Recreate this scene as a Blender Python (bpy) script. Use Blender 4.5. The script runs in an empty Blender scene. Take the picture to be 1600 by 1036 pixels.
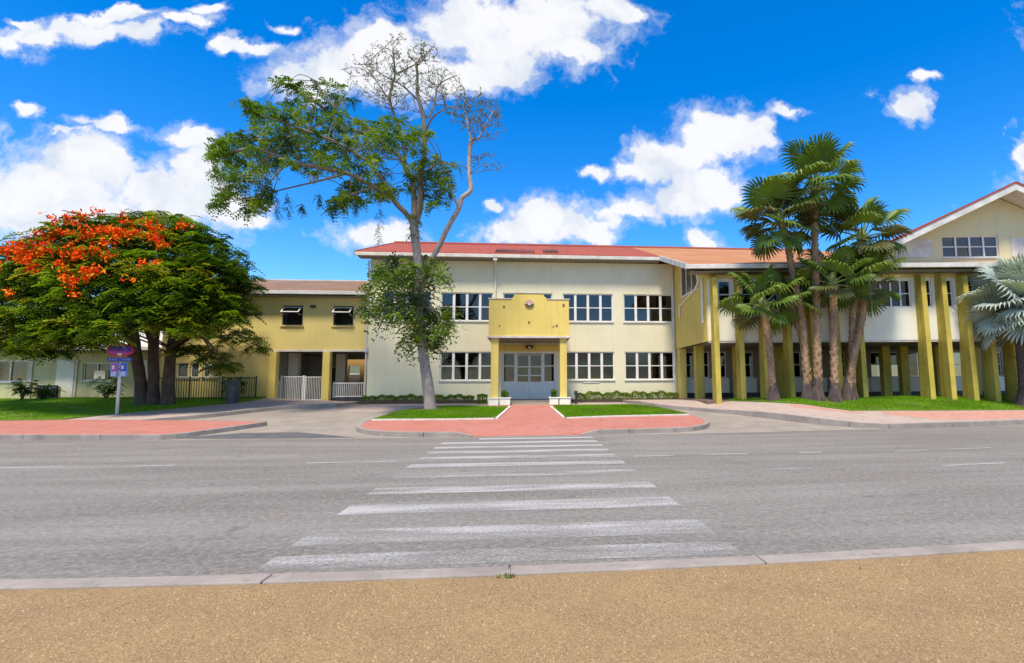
import bpy, bmesh, math, random
import numpy as np
from mathutils import Matrix, Vector

scene = bpy.context.scene
COL = scene.collection
R = math.radians

# ------------------------------------------------------------------ camera
cam_data = bpy.data.cameras.new("camera")
cam = bpy.data.objects.new("camera", cam_data)
COL.objects.link(cam)
scene.camera = cam
cam_data.sensor_width = 36.0
cam_data.lens = 18.5625
cam_data.shift_x = -0.0625
cam_data.clip_start = 0.05
cam_data.clip_end = 5000
PITCH, YAW, ROLL = math.atan2(84, 825), math.atan2(79, math.hypot(825, 84)), R(0.32)
fwd = Vector((math.sin(YAW)*math.cos(PITCH), math.cos(YAW)*math.cos(PITCH), math.sin(PITCH)))
rgt = Vector((math.cos(YAW), -math.sin(YAW), 0)); upv = rgt.cross(fwd)
cr = rgt*math.cos(ROLL) - upv*math.sin(ROLL); cu = upv*math.cos(ROLL) + rgt*math.sin(ROLL)
cam.matrix_world = Matrix(((cr.x, cu.x, -fwd.x, 0), (cr.y, cu.y, -fwd.y, 0), (cr.z, cu.z, -fwd.z, 1.5), (0, 0, 0, 1)))

# ------------------------------------------------------------------ light
SUN_EL, SUN_AZ = R(64), R(-162)      # azimuth clockwise from +Y (the street runs along X, the school lies at +Y)
SKY_STRENGTH = 0.15
sun_data = bpy.data.lights.new("sun", 'SUN')
sun = bpy.data.objects.new("sun", sun_data)
COL.objects.link(sun)
sun_data.energy = 3.3
sun_data.angle = R(10.0)
sun_data.color = (1.0, 0.90, 0.74)
sdir = Vector((math.sin(SUN_AZ)*math.cos(SUN_EL), math.cos(SUN_AZ)*math.cos(SUN_EL), math.sin(SUN_EL)))
sun.rotation_euler = sdir.to_track_quat('Z', 'Y').to_euler()
sun.location = (0, -10, 40)

scene.view_settings.view_transform = 'Standard'
scene.view_settings.look = 'None'
scene.view_settings.exposure = 0.75
scene.view_settings.gamma = 1.0
scene.view_settings.use_curve_mapping = False
scene.render.engine = 'CYCLES'
scene.cycles.use_denoising = True
scene.cycles.max_bounces = 8
scene.cycles.transparent_max_bounces = 16
scene.cycles.sample_clamp_indirect = 6

# measured on site: metres, X along the street, Y towards the school, Z up from the road
TREE_LIMBS = [(0.225, 0.155, [(-3.7, 21.46, 0.5), (-3.87, 21.46, 1.58), (-4.07, 21.46, 2.85), (-4.23, 21.46, 4.13), (-4.28, 21.46, 5.43), (-4.39, 21.46, 6.74), (-4.51, 21.46, 7.59), (-4.58, 21.46, 8.2)]), (0.12, 0.085, [(-4.26, 21.41, 4.69), (-4.12, 21.36, 5.54), (-3.84, 21.26, 6.39), (-3.46, 21.16, 7.16), (-3.15, 21.16, 7.87), (-2.73, 21.16, 8.68), (-2.63, 21.16, 9.09), (-2.29, 21.26, 9.49), (-2.38, 21.46, 10.25), (-2.41, 21.66, 11.02), (-2.35, 21.76, 11.89)]), (0.05, 0.02, [(-2.35, 21.76, 11.89), (-2.48, 21.86, 12.47), (-2.68, 22.06, 13.52), (-2.61, 22.16, 14.05)]), (0.06, 0.02, [(-2.35, 21.76, 11.89), (-2.02, 21.66, 11.91), (-1.73, 21.56, 12.44), (-1.43, 21.46, 12.96)]), (0.05, 0.02, [(-2.73, 21.16, 8.68), (-2.95, 20.86, 9.13), (-2.98, 20.66, 9.55), (-3.14, 20.46, 9.91)]), (0.13, 0.05, [(-4.55, 21.46, 8.15), (-4.61, 21.66, 8.94), (-4.67, 21.76, 9.52), (-4.81, 21.96, 10.15), (-5.16, 22.16, 10.83), (-5.41, 22.26, 11.27), (-6.11, 22.46, 11.85), (-6.72, 22.66, 12.32), (-7.43, 22.86, 12.59), (-8.22, 23.06, 13.1), (-9.14, 23.26, 13.91), (-10.29, 23.46, 14.72), (-10.95, 23.56, 15.11)]), (0.14, 0.05, [(-4.48, 21.46, 8.15), (-4.32, 21.46, 8.88), (-4.37, 21.46, 10.12), (-4.25, 21.66, 11.01), (-4.27, 21.66, 11.93), (-4.34, 21.66, 12.83), (-4.52, 21.66, 13.44), (-4.59, 21.56, 13.92), (-4.58, 21.46, 14.54), (-4.65, 21.46, 15.02)]), (0.05, 0.02, [(-4.34, 21.66, 12.74), (-4.11, 21.96, 13.0), (-3.97, 22.26, 13.95), (-3.82, 22.46, 14.72), (-3.14, 22.66, 15.27)]), (0.05, 0.02, [(-4.27, 21.66, 11.93), (-3.88, 21.16, 12.44), (-3.21, 20.96, 12.84), (-2.81, 20.86, 12.69)]), (0.09, 0.03, [(-5.16, 22.16, 10.83), (-5.16, 21.96, 11.53), (-5.4, 21.76, 12.47), (-5.72, 21.66, 13.38), (-5.61, 21.56, 14.09), (-5.49, 21.46, 14.46), (-5.55, 21.26, 15.43)]), (0.04, 0.015, [(-5.49, 21.46, 14.46), (-4.74, 21.66, 15.06), (-4.4, 21.76, 15.52), (-4.0, 21.86, 16.07)]), (0.04, 0.015, [(-5.72, 21.66, 13.38), (-6.3, 21.96, 14.3), (-6.94, 22.16, 15.26)]), (0.04, 0.015, [(-4.52, 21.66, 13.44), (-5.07, 21.16, 13.77), (-5.46, 20.86, 13.85), (-5.96, 20.66, 14.05)]), (0.12, 0.05, [(-4.6, 21.46, 8.12), (-4.82, 21.36, 8.43), (-5.16, 21.16, 8.75), (-5.44, 20.96, 9.09), (-5.91, 20.66, 9.25), (-6.44, 20.46, 9.49), (-6.88, 20.26, 9.63), (-7.83, 19.96, 9.72), (-8.67, 19.76, 9.8), (-9.3, 19.56, 10.01), (-9.92, 19.46, 10.14), (-10.63, 19.36, 9.92), (-11.11, 19.26, 9.81)]), (0.05, 0.015, [(-8.67, 19.76, 9.8), (-9.08, 19.66, 9.38), (-9.39, 19.56, 8.8), (-9.6, 19.46, 8.27)]), (0.05, 0.015, [(-6.88, 20.26, 9.63), (-7.91, 20.46, 9.39), (-8.93, 20.66, 9.19), (-9.95, 20.86, 8.97), (-10.62, 21.06, 8.62)]), (0.07, 0.02, [(-5.44, 20.96, 9.09), (-5.8, 20.56, 9.81), (-6.52, 20.16, 10.39), (-7.28, 19.86, 10.73), (-8.14, 19.66, 10.97), (-8.97, 19.46, 11.2), (-9.83, 19.36, 11.41), (-10.13, 19.26, 11.66)]), (0.06, 0.02, [(-6.11, 22.46, 11.85), (-6.82, 22.06, 12.5), (-7.51, 21.76, 12.74), (-8.32, 21.46, 13.37), (-8.55, 21.46, 13.97)]), (0.05, 0.02, [(-5.91, 20.66, 9.25), (-6.44, 20.36, 8.94), (-6.84, 20.16, 8.66), (-7.25, 20.06, 8.26)]), (0.05, 0.015, [(-9.3, 19.56, 10.01), (-10.02, 19.96, 9.62), (-10.71, 20.26, 9.15), (-11.36, 20.46, 8.71), (-11.74, 20.56, 8.31)]), (0.05, 0.015, [(-8.14, 19.66, 10.97), (-9.08, 20.26, 10.97), (-10.2, 20.66, 11.04), (-11.25, 20.86, 11.18), (-12.0, 20.96, 11.06)]), (0.05, 0.015, [(-4.37, 21.46, 10.12), (-3.8, 20.96, 10.26), (-3.37, 20.66, 10.33), (-2.72, 20.46, 10.19)])]
CROWN_CLUMPS = [(-13.58, 23.39, 11.75), (-10.97, 20.04, 10.3), (-7.08, 18.92, 9.51), (-11.83, 23.26, 12.67), (-12.07, 23.58, 13.14), (-5.64, 23.48, 12.99), (-8.84, 19.56, 11.41), (-6.53, 20.35, 11.18), (-10.38, 22.24, 11.27), (-10.68, 18.97, 7.84), (-8.42, 18.9, 9.44), (-4.33, 20.56, 11.34), (-12.39, 22.69, 10.14), (-9.26, 19.71, 10.84), (-9.4, 21.71, 12.19), (-5.4, 20.88, 10.96), (-10.72, 20.28, 8.83), (-9.2, 22.36, 11.34), (-8.38, 20.8, 11.53), (-12.64, 23.6, 12.33), (-7.6, 19.29, 10.61), (-5.48, 22.63, 12.22), (-6.14, 22.05, 10.34), (-6.38, 22.24, 11.99), (-10.84, 22.55, 11.38), (-8.29, 22.08, 12.36), (-7.56, 19.66, 10.0), (-11.27, 21.65, 9.62), (-7.11, 21.85, 11.5), (-11.63, 21.98, 11.29), (-11.01, 21.89, 10.15), (-9.89, 19.5, 11.8), (-9.29, 19.79, 11.45), (-8.3, 23.2, 12.99), (-9.37, 19.41, 10.31), (-4.89, 19.03, 10.45), (-8.13, 21.65, 11.74), (-6.55, 19.54, 10.65), (-8.28, 23.45, 11.5), (-12.37, 23.14, 10.89), (-8.84, 19.95, 10.49), (-8.05, 20.39, 10.8), (-9.44, 22.61, 12.38), (-10.03, 21.14, 10.22), (-7.46, 22.43, 10.89), (-7.84, 20.59, 10.69), (-5.55, 19.03, 9.55), (-11.45, 23.26, 11.82), (-9.37, 22.26, 10.88), (-7.87, 23.24, 11.82), (-5.06, 20.28, 11.83), (-6.83, 19.63, 10.5), (-10.57, 19.21, 10.29), (-12.73, 22.42, 10.83), (-8.22, 23.36, 11.83), (-9.94, 22.21, 13.28), (-9.78, 20.08, 10.01), (-5.65, 19.5, 10.05), (-11.21, 22.4, 11.83), (-11.41, 22.0, 10.06), (-10.73, 19.3, 9.17), (-6.22, 19.42, 11.21), (-7.19, 20.71, 11.28), (-9.83, 20.24, 11.74), (-6.64, 21.12, 10.04), (-13.22, 23.53, 12.15), (-9.48, 21.11, 11.54), (-8.78, 19.2, 11.52), (-10.83, 20.79, 10.47), (-10.12, 21.46, 12.62), (-12.38, 21.2, 10.46), (-7.97, 21.86, 11.68), (-5.11, 19.48, 10.92), (-8.26, 22.78, 11.79), (-6.0, 20.14, 9.54), (-10.9, 19.68, 9.88), (-7.18, 23.36, 12.08), (-11.42, 20.87, 9.17), (-5.99, 20.55, 11.72), (-5.1, 18.91, 10.37), (-10.6, 20.38, 10.81), (-7.32, 22.69, 11.33), (-9.33, 19.28, 11.6), (-9.13, 21.4, 11.19), (-4.58, 20.21, 11.34), (-10.16, 19.41, 11.84), (-12.98, 22.87, 11.44), (-8.02, 19.79, 11.85), (-8.76, 21.34, 11.37), (-4.15, 21.13, 11.17), (-7.1, 20.0, 11.85), (-9.42, 23.5, 11.38), (-9.27, 21.79, 11.0), (-9.58, 23.3, 10.94), (-9.77, 19.15, 9.99), (-11.08, 22.62, 12.4), (-5.51, 23.17, 12.09), (-10.65, 21.94, 10.44), (-8.33, 19.32, 10.64), (-11.74, 20.83, 9.56), (-4.43, 20.99, 10.99), (-6.36, 22.15, 11.56), (-8.55, 20.43, 11.78), (-8.05, 18.89, 11.34), (-7.95, 20.91, 12.14), (-7.54, 22.01, 12.2), (-11.21, 20.64, 8.79), (-5.81, 21.05, 12.08), (-9.03, 19.17, 10.87), (-9.48, 20.38, 10.84), (-5.37, 19.58, 11.03), (-6.61, 19.15, 9.44), (-8.7, 22.02, 11.18), (-10.38, 20.65, 10.39), (-9.21, 23.1, 13.24), (-8.36, 21.13, 9.95), (-5.97, 20.13, 11.16), (-9.94, 22.51, 13.08), (-7.22, 19.97, 11.11), (-10.37, 19.2, 9.08), (-9.43, 20.63, 11.61), (-9.74, 19.09, 9.26), (-6.32, 21.14, 11.35), (-9.49, 19.37, 10.56), (-5.81, 21.24, 11.08), (-5.05, 22.7, 11.9), (-9.9, 23.08, 10.96), (-11.75, 23.46, 13.28), (-9.92, 21.48, 10.66), (-10.23, 19.46, 10.63), (-10.18, 23.43, 14.02), (-12.17, 22.77, 10.19), (-7.31, 21.17, 12.18), (-11.06, 22.24, 10.72), (-9.3, 22.7, 12.7), (-6.49, 23.28, 11.4), (-3.75, 19.59, 10.94), (-10.15, 19.64, 11.57), (-12.48, 22.76, 10.85), (-5.39, 21.04, 11.93), (-11.38, 21.25, 10.67), (-7.26, 21.35, 10.68), (-10.62, 20.32, 9.8), (-9.39, 20.45, 9.95), (-7.21, 19.77, 10.04), (-7.07, 22.92, 11.03), (-12.17, 21.85, 9.36), (-7.1, 23.1, 12.92), (-8.92, 22.86, 12.88), (-8.01, 22.4, 10.7), (-8.38, 21.72, 10.52), (-9.14, 20.28, 10.87), (-12.94, 23.15, 9.52), (-4.26, 18.94, 10.45), (-5.31, 20.18, 11.81), (-12.03, 20.95, 9.76), (-6.29, 23.66, 11.12), (-6.72, 21.93, 11.03), (-10.6, 20.09, 9.94), (-7.84, 21.31, 12.36), (-11.19, 22.82, 10.49), (-11.76, 23.32, 10.42), (-11.55, 20.06, 10.54), (-8.4, 22.41, 11.76), (-3.98, 18.95, 10.85), (-10.26, 22.5, 11.6), (-8.19, 22.13, 10.58), (-10.08, 23.41, 13.38), (-9.42, 20.93, 10.61), (-10.05, 22.94, 11.55), (-8.54, 23.42, 14.0), (-10.02, 23.37, 14.87), (-8.07, 22.47, 13.89), (-9.13, 22.79, 14.49), (-7.44, 21.96, 13.49), (-8.86, 22.34, 13.69), (-8.2, 21.93, 13.69), (-9.42, 22.61, 14.01), (-8.26, 22.99, 14.62), (-9.79, 21.62, 13.98), (-8.22, 21.78, 14.03), (-9.59, 22.09, 13.8), (-9.61, 23.18, 13.95), (-10.18, 21.61, 13.98), (-8.62, 22.63, 13.59), (-9.76, 21.79, 13.76), (-3.84, 21.36, 9.14), (-3.35, 22.08, 9.68), (-3.78, 20.99, 10.67), (-3.72, 22.13, 10.58), (-4.07, 21.31, 10.61), (-4.48, 21.53, 9.78), (-4.66, 22.18, 9.77), (-4.64, 20.65, 9.21), (-4.36, 21.73, 10.04), (-4.4, 21.31, 10.47), (-3.51, 22.08, 10.79), (-3.23, 21.2, 9.6), (-3.84, 22.61, 10.44), (-3.84, 22.57, 9.78), (-3.11, 20.3, 9.81), (-3.64, 21.28, 10.6), (-4.03, 21.24, 10.21), (-4.52, 20.47, 10.04), (-4.12, 21.62, 9.6), (-4.86, 21.79, 10.23), (-3.64, 21.86, 9.89), (-2.99, 20.09, 9.4), (-4.27, 21.66, 9.34), (-2.89, 21.23, 10.5), (-3.58, 22.11, 9.26), (-3.81, 21.08, 8.77), (-3.93, 20.9, 9.73), (-3.43, 22.42, 9.54), (-3.89, 21.66, 10.2), (-4.78, 22.49, 10.41), (-5.52, 20.74, 9.34), (-6.72, 20.68, 9.42), (-6.13, 21.32, 9.2), (-6.17, 20.39, 8.57), (-6.52, 21.6, 9.44), (-6.6, 20.59, 8.63), (-5.89, 21.08, 9.49), (-7.02, 20.5, 8.35), (-7.35, 21.3, 9.34), (-6.76, 21.32, 9.13), (-6.2, 22.31, 9.44), (-7.0, 21.15, 9.14), (-7.12, 21.17, 9.49), (-7.23, 21.04, 8.85), (-7.56, 21.3, 8.9), (-6.03, 22.21, 9.66), (-5.28, 20.42, 9.01), (-7.99, 22.0, 8.75), (-7.09, 21.32, 8.97), (-7.06, 22.15, 9.73), (-5.6, 22.64, 9.87), (-5.79, 21.84, 9.29), (-10.41, 20.16, 7.95), (-10.22, 20.5, 8.19), (-9.8, 20.05, 8.25), (-10.07, 20.75, 8.72), (-10.34, 20.45, 8.26), (-9.76, 19.7, 8.05), (-10.47, 20.63, 8.52), (-4.58, 21.46, 8.2), (-4.54, 21.46, 7.89), (-4.51, 21.46, 7.59), (-11.11, 19.26, 9.81), (-10.87, 19.31, 9.87), (-10.63, 19.36, 9.92), (-9.6, 19.46, 8.27), (-9.5, 19.51, 8.54), (-9.39, 19.56, 8.8), (-10.62, 21.06, 8.62), (-10.29, 20.96, 8.79), (-9.95, 20.86, 8.97), (-10.13, 19.26, 11.66), (-9.98, 19.31, 11.54), (-9.83, 19.36, 11.41), (-7.25, 20.06, 8.26), (-7.04, 20.11, 8.46), (-6.84, 20.16, 8.66), (-11.74, 20.56, 8.31), (-11.55, 20.51, 8.51), (-11.36, 20.46, 8.71), (-12.0, 20.96, 11.06), (-11.62, 20.91, 11.12), (-11.25, 20.86, 11.18)]
HANGS = [((-9.52, 20.46, 8.76), (-9.41, 20.46, 7.94)), ((-9.11, 20.46, 8.9), (-8.98, 20.46, 8.02)), ((-8.58, 20.46, 8.46), (-8.47, 20.46, 8.16)), ((-5.69, 20.46, 8.54), (-5.64, 20.46, 6.97)), ((-7.96, 20.46, 8.93), (-7.87, 20.46, 8.38)), ((-6.58, 20.46, 8.72), (-6.54, 20.46, 8.21))]
LOW_CLUMPS = [(-4.15, 20.91, 4.96), (-5.23, 20.41, 5.29), (-4.78, 21.74, 5.98), (-4.49, 20.56, 5.5), (-5.4, 21.8, 5.74), (-5.82, 22.04, 6.72), (-4.59, 21.45, 5.27), (-4.11, 21.76, 4.56), (-3.9, 20.82, 6.09), (-4.58, 21.14, 4.75), (-3.24, 20.31, 5.97), (-5.95, 21.44, 5.19), (-4.34, 21.71, 5.78), (-5.76, 20.71, 4.58), (-6.04, 20.86, 5.39), (-4.82, 21.29, 5.18), (-4.92, 20.71, 5.94), (-5.08, 20.93, 4.88), (-4.0, 21.62, 5.43), (-4.86, 20.26, 4.18), (-5.53, 21.99, 4.78), (-3.75, 21.29, 5.8), (-4.07, 20.28, 5.26), (-5.59, 20.9, 4.57), (-5.51, 20.23, 5.44), (-5.89, 20.86, 4.29), (-4.23, 21.73, 4.85), (-4.39, 20.57, 6.12), (-5.63, 20.4, 6.18), (-5.41, 20.64, 4.85), (-6.47, 21.98, 5.1), (-5.94, 20.24, 4.43), (-5.46, 21.85, 6.37), (-4.6, 21.95, 5.91), (-4.45, 20.46, 4.36), (-5.12, 21.97, 4.62), (-3.2, 20.41, 5.7), (-4.45, 22.17, 6.69), (-5.3, 20.34, 4.17), (-5.14, 22.34, 6.0), (-4.97, 20.79, 6.51), (-4.59, 20.51, 6.11), (-5.91, 21.79, 6.06), (-3.64, 21.85, 6.56), (-3.6, 20.8, 6.13), (-4.58, 22.27, 4.98), (-5.3, 21.39, 5.22), (-3.78, 20.88, 6.48), (-5.47, 21.0, 5.78), (-4.0, 21.82, 5.71), (-4.37, 22.15, 6.22), (-5.06, 20.23, 4.05), (-5.16, 20.58, 5.79), (-5.54, 21.45, 6.14), (-5.93, 21.78, 4.94), (-5.09, 22.19, 4.99), (-3.22, 20.47, 3.59), (-4.02, 20.72, 4.22), (-4.69, 21.58, 3.84), (-3.15, 21.82, 4.7), (-3.63, 21.81, 3.22), (-3.71, 22.0, 4.11), (-3.95, 22.25, 4.29), (-3.6, 20.89, 3.76), (-2.89, 20.6, 4.29), (-3.56, 21.36, 4.27), (-3.03, 20.72, 3.98), (-3.98, 21.94, 3.38), (-4.46, 21.62, 3.64), (-4.06, 22.11, 4.02), (-3.53, 20.91, 4.44), (-3.27, 20.9, 3.87), (-3.94, 21.5, 4.57), (-4.6, 21.48, 3.42), (-4.08, 21.87, 3.61), (-3.61, 21.57, 3.43), (-4.39, 20.85, 3.96), (-3.35, 21.77, 4.28), (-4.19, 21.2, 3.8), (-3.75, 21.54, 3.04), (-4.7, 21.97, 4.4), (-4.34, 21.89, 4.16), (-4.74, 22.06, 3.16), (-3.45, 22.24, 4.69), (-4.08, 20.76, 3.42), (-3.86, 21.98, 3.63)]
TWIG_TIPS = [(-4.45, 22.51, 15.69), (-4.38, 20.54, 13.93), (-4.4, 20.43, 13.17), (-5.35, 21.11, 15.79), (-6.73, 22.07, 15.19), (-4.66, 22.8, 14.77), (-3.85, 20.36, 13.61), (-6.26, 20.49, 13.21), (-3.14, 20.98, 14.28), (-3.54, 20.91, 13.88), (-6.82, 20.71, 13.85), (-7.23, 22.91, 15.46), (-5.1, 22.55, 14.68), (-3.39, 21.29, 14.39), (-5.42, 21.92, 16.09), (-3.16, 21.17, 14.17), (-5.39, 21.71, 15.35), (-6.33, 21.41, 13.78), (-5.24, 20.46, 13.07), (-6.5, 21.79, 14.48), (-6.69, 21.8, 15.23), (-5.52, 21.97, 13.73), (-5.08, 21.56, 13.56), (-4.53, 20.52, 12.91), (-5.1, 21.25, 14.6), (-5.17, 20.65, 13.94), (-4.46, 22.03, 16.24), (-5.89, 20.4, 14.59), (-6.38, 22.76, 14.89), (-4.38, 21.17, 15.49), (-6.55, 22.86, 15.38), (-6.95, 22.65, 14.87), (-6.59, 22.64, 15.65), (-7.06, 22.96, 16.29), (-3.39, 21.75, 13.89), (-4.74, 20.37, 14.61), (-5.21, 20.6, 13.63), (-4.06, 21.39, 13.37), (-5.11, 22.31, 16.31), (-5.14, 22.4, 14.79), (-3.59, 22.06, 14.39), (-6.22, 22.45, 15.07), (-5.3, 20.54, 13.3), (-4.56, 21.0, 13.79), (-4.51, 22.26, 14.77), (-4.21, 21.83, 13.88), (-5.58, 20.76, 14.65), (-7.32, 21.69, 14.8), (-3.69, 21.5, 15.13), (-4.14, 22.9, 16.26), (-5.45, 21.89, 14.09), (-4.92, 22.57, 15.84), (-5.94, 21.04, 15.32), (-5.5, 21.87, 15.65), (-4.18, 20.7, 15.01), (-4.71, 20.33, 14.11), (-6.58, 22.05, 14.88), (-3.74, 20.28, 15.01), (-5.79, 21.17, 13.75), (-3.96, 20.41, 15.05), (-3.75, 22.28, 15.07), (-6.09, 21.55, 13.96), (-6.97, 21.96, 14.66), (-3.73, 20.74, 13.55), (-5.18, 20.87, 14.61), (-4.27, 22.38, 14.51), (-4.24, 20.56, 13.23), (-4.77, 21.49, 14.66), (-4.25, 20.36, 14.37), (-5.72, 21.87, 14.48), (-5.51, 20.96, 14.98), (-5.72, 21.05, 13.48), (-5.25, 20.34, 13.85), (-4.31, 22.55, 15.96), (-6.06, 23.03, 17.1), (-5.2, 22.36, 15.6), (-4.02, 22.65, 15.09), (-3.89, 21.15, 14.49), (-5.19, 21.19, 13.14), (-4.87, 22.14, 15.92), (-4.55, 22.2, 13.76), (-7.37, 22.31, 15.34), (-5.38, 20.61, 14.28), (-5.54, 21.53, 15.16), (-4.52, 22.81, 14.92), (-2.52, 21.15, 12.89), (-2.25, 21.76, 13.73), (-1.11, 21.82, 12.88), (-1.85, 22.27, 12.89), (-2.78, 21.15, 13.16), (-2.48, 20.89, 13.37), (-1.69, 21.09, 12.62), (-3.22, 21.29, 12.78), (-2.9, 22.39, 13.33), (-1.49, 21.91, 13.51), (-1.69, 21.99, 12.56), (-3.12, 21.82, 12.99), (-1.27, 21.95, 13.18), (-1.36, 21.06, 11.61), (-2.17, 21.86, 12.29), (-3.42, 22.19, 13.62), (-2.08, 21.97, 13.71), (-2.33, 21.33, 12.39), (-3.3, 22.45, 14.26), (-2.11, 22.37, 12.76), (-2.95, 21.36, 13.61), (-1.97, 20.77, 12.39), (-2.37, 21.09, 11.97), (-1.6, 22.14, 13.04), (-1.44, 21.3, 12.29), (-1.47, 21.87, 13.13), (-1.37, 22.44, 13.19), (-1.63, 20.86, 11.62), (-1.21, 20.66, 11.7), (-1.26, 21.64, 13.24), (-2.22, 21.45, 13.35), (-2.64, 21.98, 13.54), (-3.41, 21.88, 13.87), (-1.69, 21.66, 13.35), (-1.81, 21.62, 13.57), (-2.33, 20.8, 12.33), (-2.79, 21.54, 13.15), (-3.02, 21.16, 12.96), (-2.74, 21.78, 12.46), (-2.93, 21.44, 12.65), (-1.89, 20.74, 12.11), (-1.9, 21.9, 12.44), (-1.9, 21.93, 13.55), (-2.31, 22.13, 13.31), (-2.2, 22.28, 13.0), (-1.82, 21.06, 12.74), (-2.92, 21.93, 12.7), (-1.15, 21.94, 12.62), (-2.48, 20.67, 12.05), (-2.14, 22.07, 13.4), (-2.57, 22.18, 13.91), (-3.42, 20.67, 13.18), (-1.41, 21.01, 10.48), (-1.38, 21.38, 11.05), (-1.8, 21.42, 10.96), (-2.17, 21.83, 11.11), (-1.9, 21.87, 10.86), (-1.22, 21.24, 10.4), (-5.28, 21.72, 13.11), (-6.11, 21.12, 13.04), (-6.05, 22.25, 13.59), (-4.85, 21.3, 12.89), (-6.62, 21.0, 13.21), (-7.22, 21.29, 13.58), (-5.63, 21.2, 13.22), (-5.61, 22.05, 13.26), (-6.61, 21.85, 13.63), (-6.4, 21.98, 13.81), (-6.06, 21.52, 13.06), (-5.88, 21.2, 13.32)]
CLOUDS = [(-0.898, 0.68, 0.054, 0.01), (-0.606, 0.72, 0.03, 0.013), (-0.768, 0.699, 0.051, 0.013), (-0.826, 0.464, 0.028, 0.01), (-0.619, 0.473, 0.067, 0.025), (-0.747, 0.71, 0.038, 0.012), (-0.937, 0.635, 0.06, 0.03), (-0.869, 0.654, 0.067, 0.028), (-0.799, 0.669, 0.06, 0.028), (-0.719, 0.666, 0.056, 0.024), (-0.65, 0.696, 0.05, 0.018), (-0.526, 0.647, 0.06, 0.017), (-0.578, 0.638, 0.023, 0.018), (-0.464, 0.693, 0.031, 0.012), (-0.902, 0.506, 0.032, 0.016), (-0.768, 0.485, 0.054, 0.016), (-0.869, 0.355, 0.122, 0.083), (-0.797, 0.409, 0.073, 0.063), (-0.914, 0.33, 0.089, 0.073), (-0.69, 0.364, 0.079, 0.063), (-0.605, 0.403, 0.058, 0.068), (-0.611, 0.357, 0.089, 0.061), (-0.802, 0.304, 0.183, 0.053), (-0.529, 0.317, 0.067, 0.046), (-0.632, 0.423, 0.047, 0.031), (-0.343, 0.627, 0.121, 0.063), (-0.279, 0.674, 0.081, 0.051), (-0.419, 0.593, 0.085, 0.044), (-0.228, 0.62, 0.105, 0.069), (-0.1, 0.708, 0.134, 0.091), (0.034, 0.716, 0.144, 0.081), (0.172, 0.763, 0.094, 0.037), (-0.13, 0.616, 0.082, 0.048), (0.105, 0.67, 0.085, 0.036), (-0.043, 0.644, 0.089, 0.041), (0.393, 0.515, 0.095, 0.058), (0.308, 0.467, 0.088, 0.049), (0.465, 0.518, 0.041, 0.042), (0.239, 0.432, 0.063, 0.029), (0.372, 0.4, 0.089, 0.051), (0.296, 0.368, 0.082, 0.04), (0.205, 0.345, 0.08, 0.033), (0.049, 0.322, 0.09, 0.044), (-0.028, 0.295, 0.076, 0.033), (0.109, 0.311, 0.079, 0.033), (0.133, 0.424, 0.038, 0.016), (0.528, 0.561, 0.047, 0.015), (0.359, 0.288, 0.045, 0.029), (0.809, 0.594, 0.056, 0.035), (1.068, 0.504, 0.027, 0.038), (-0.284, 0.272, 0.07, 0.022), (-0.059, 0.35, 0.022, 0.01), (-0.496, 0.299, 0.045, 0.024), (0.853, 0.657, 0.03, 0.015), (1.209, 0.368, 0.187, 0.086), (1.352, 0.775, 0.199, 0.078), (-1.061, 0.413, 0.123, 0.071), (-1.104, 0.627, 0.114, 0.049), (-0.641, 0.825, 0.14, 0.053), (0.588, 0.981, 0.238, 0.076)]
PALMS = [('tall palm leaning left', [(11.57, 20.9, 0.77), (11.53, 20.9, 2.56), (11.48, 20.9, 4.27), (11.2, 20.9, 5.95), (10.94, 20.9, 7.71), (10.65, 20.9, 8.59)], 24, 1.12), ('tallest', [(11.84, 20.6, 0.72), (11.97, 20.6, 4.66), (12.06, 20.6, 7.92), (12.21, 20.6, 10.04)], 25, 1.16), ('tall right', [(13.53, 21.0, 0.77), (13.81, 21.0, 4.38), (14.2, 21.0, 6.4), (14.44, 21.0, 7.92)], 21, 1.08), ('short a', [(10.19, 21.1, 0.85), (10.13, 21.1, 2.57), (10.0, 21.1, 3.96), (9.88, 21.1, 4.99)], 17, 1.05), ('short d', [(12.43, 20.4, 0.7), (12.51, 20.4, 3.05), (12.57, 20.4, 4.53), (12.61, 20.4, 5.81)], 17, 1.0), ('short s2', [(11.88, 21.2, 0.78), (11.66, 21.2, 3.11), (11.37, 21.2, 4.47), (11.26, 21.2, 5.24)], 12, 0.9), ('short s3', [(13.21, 20.8, 0.78), (13.57, 20.8, 2.55), (14.04, 20.8, 4.16), (14.34, 20.8, 5.81)], 17, 1.0)]
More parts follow.
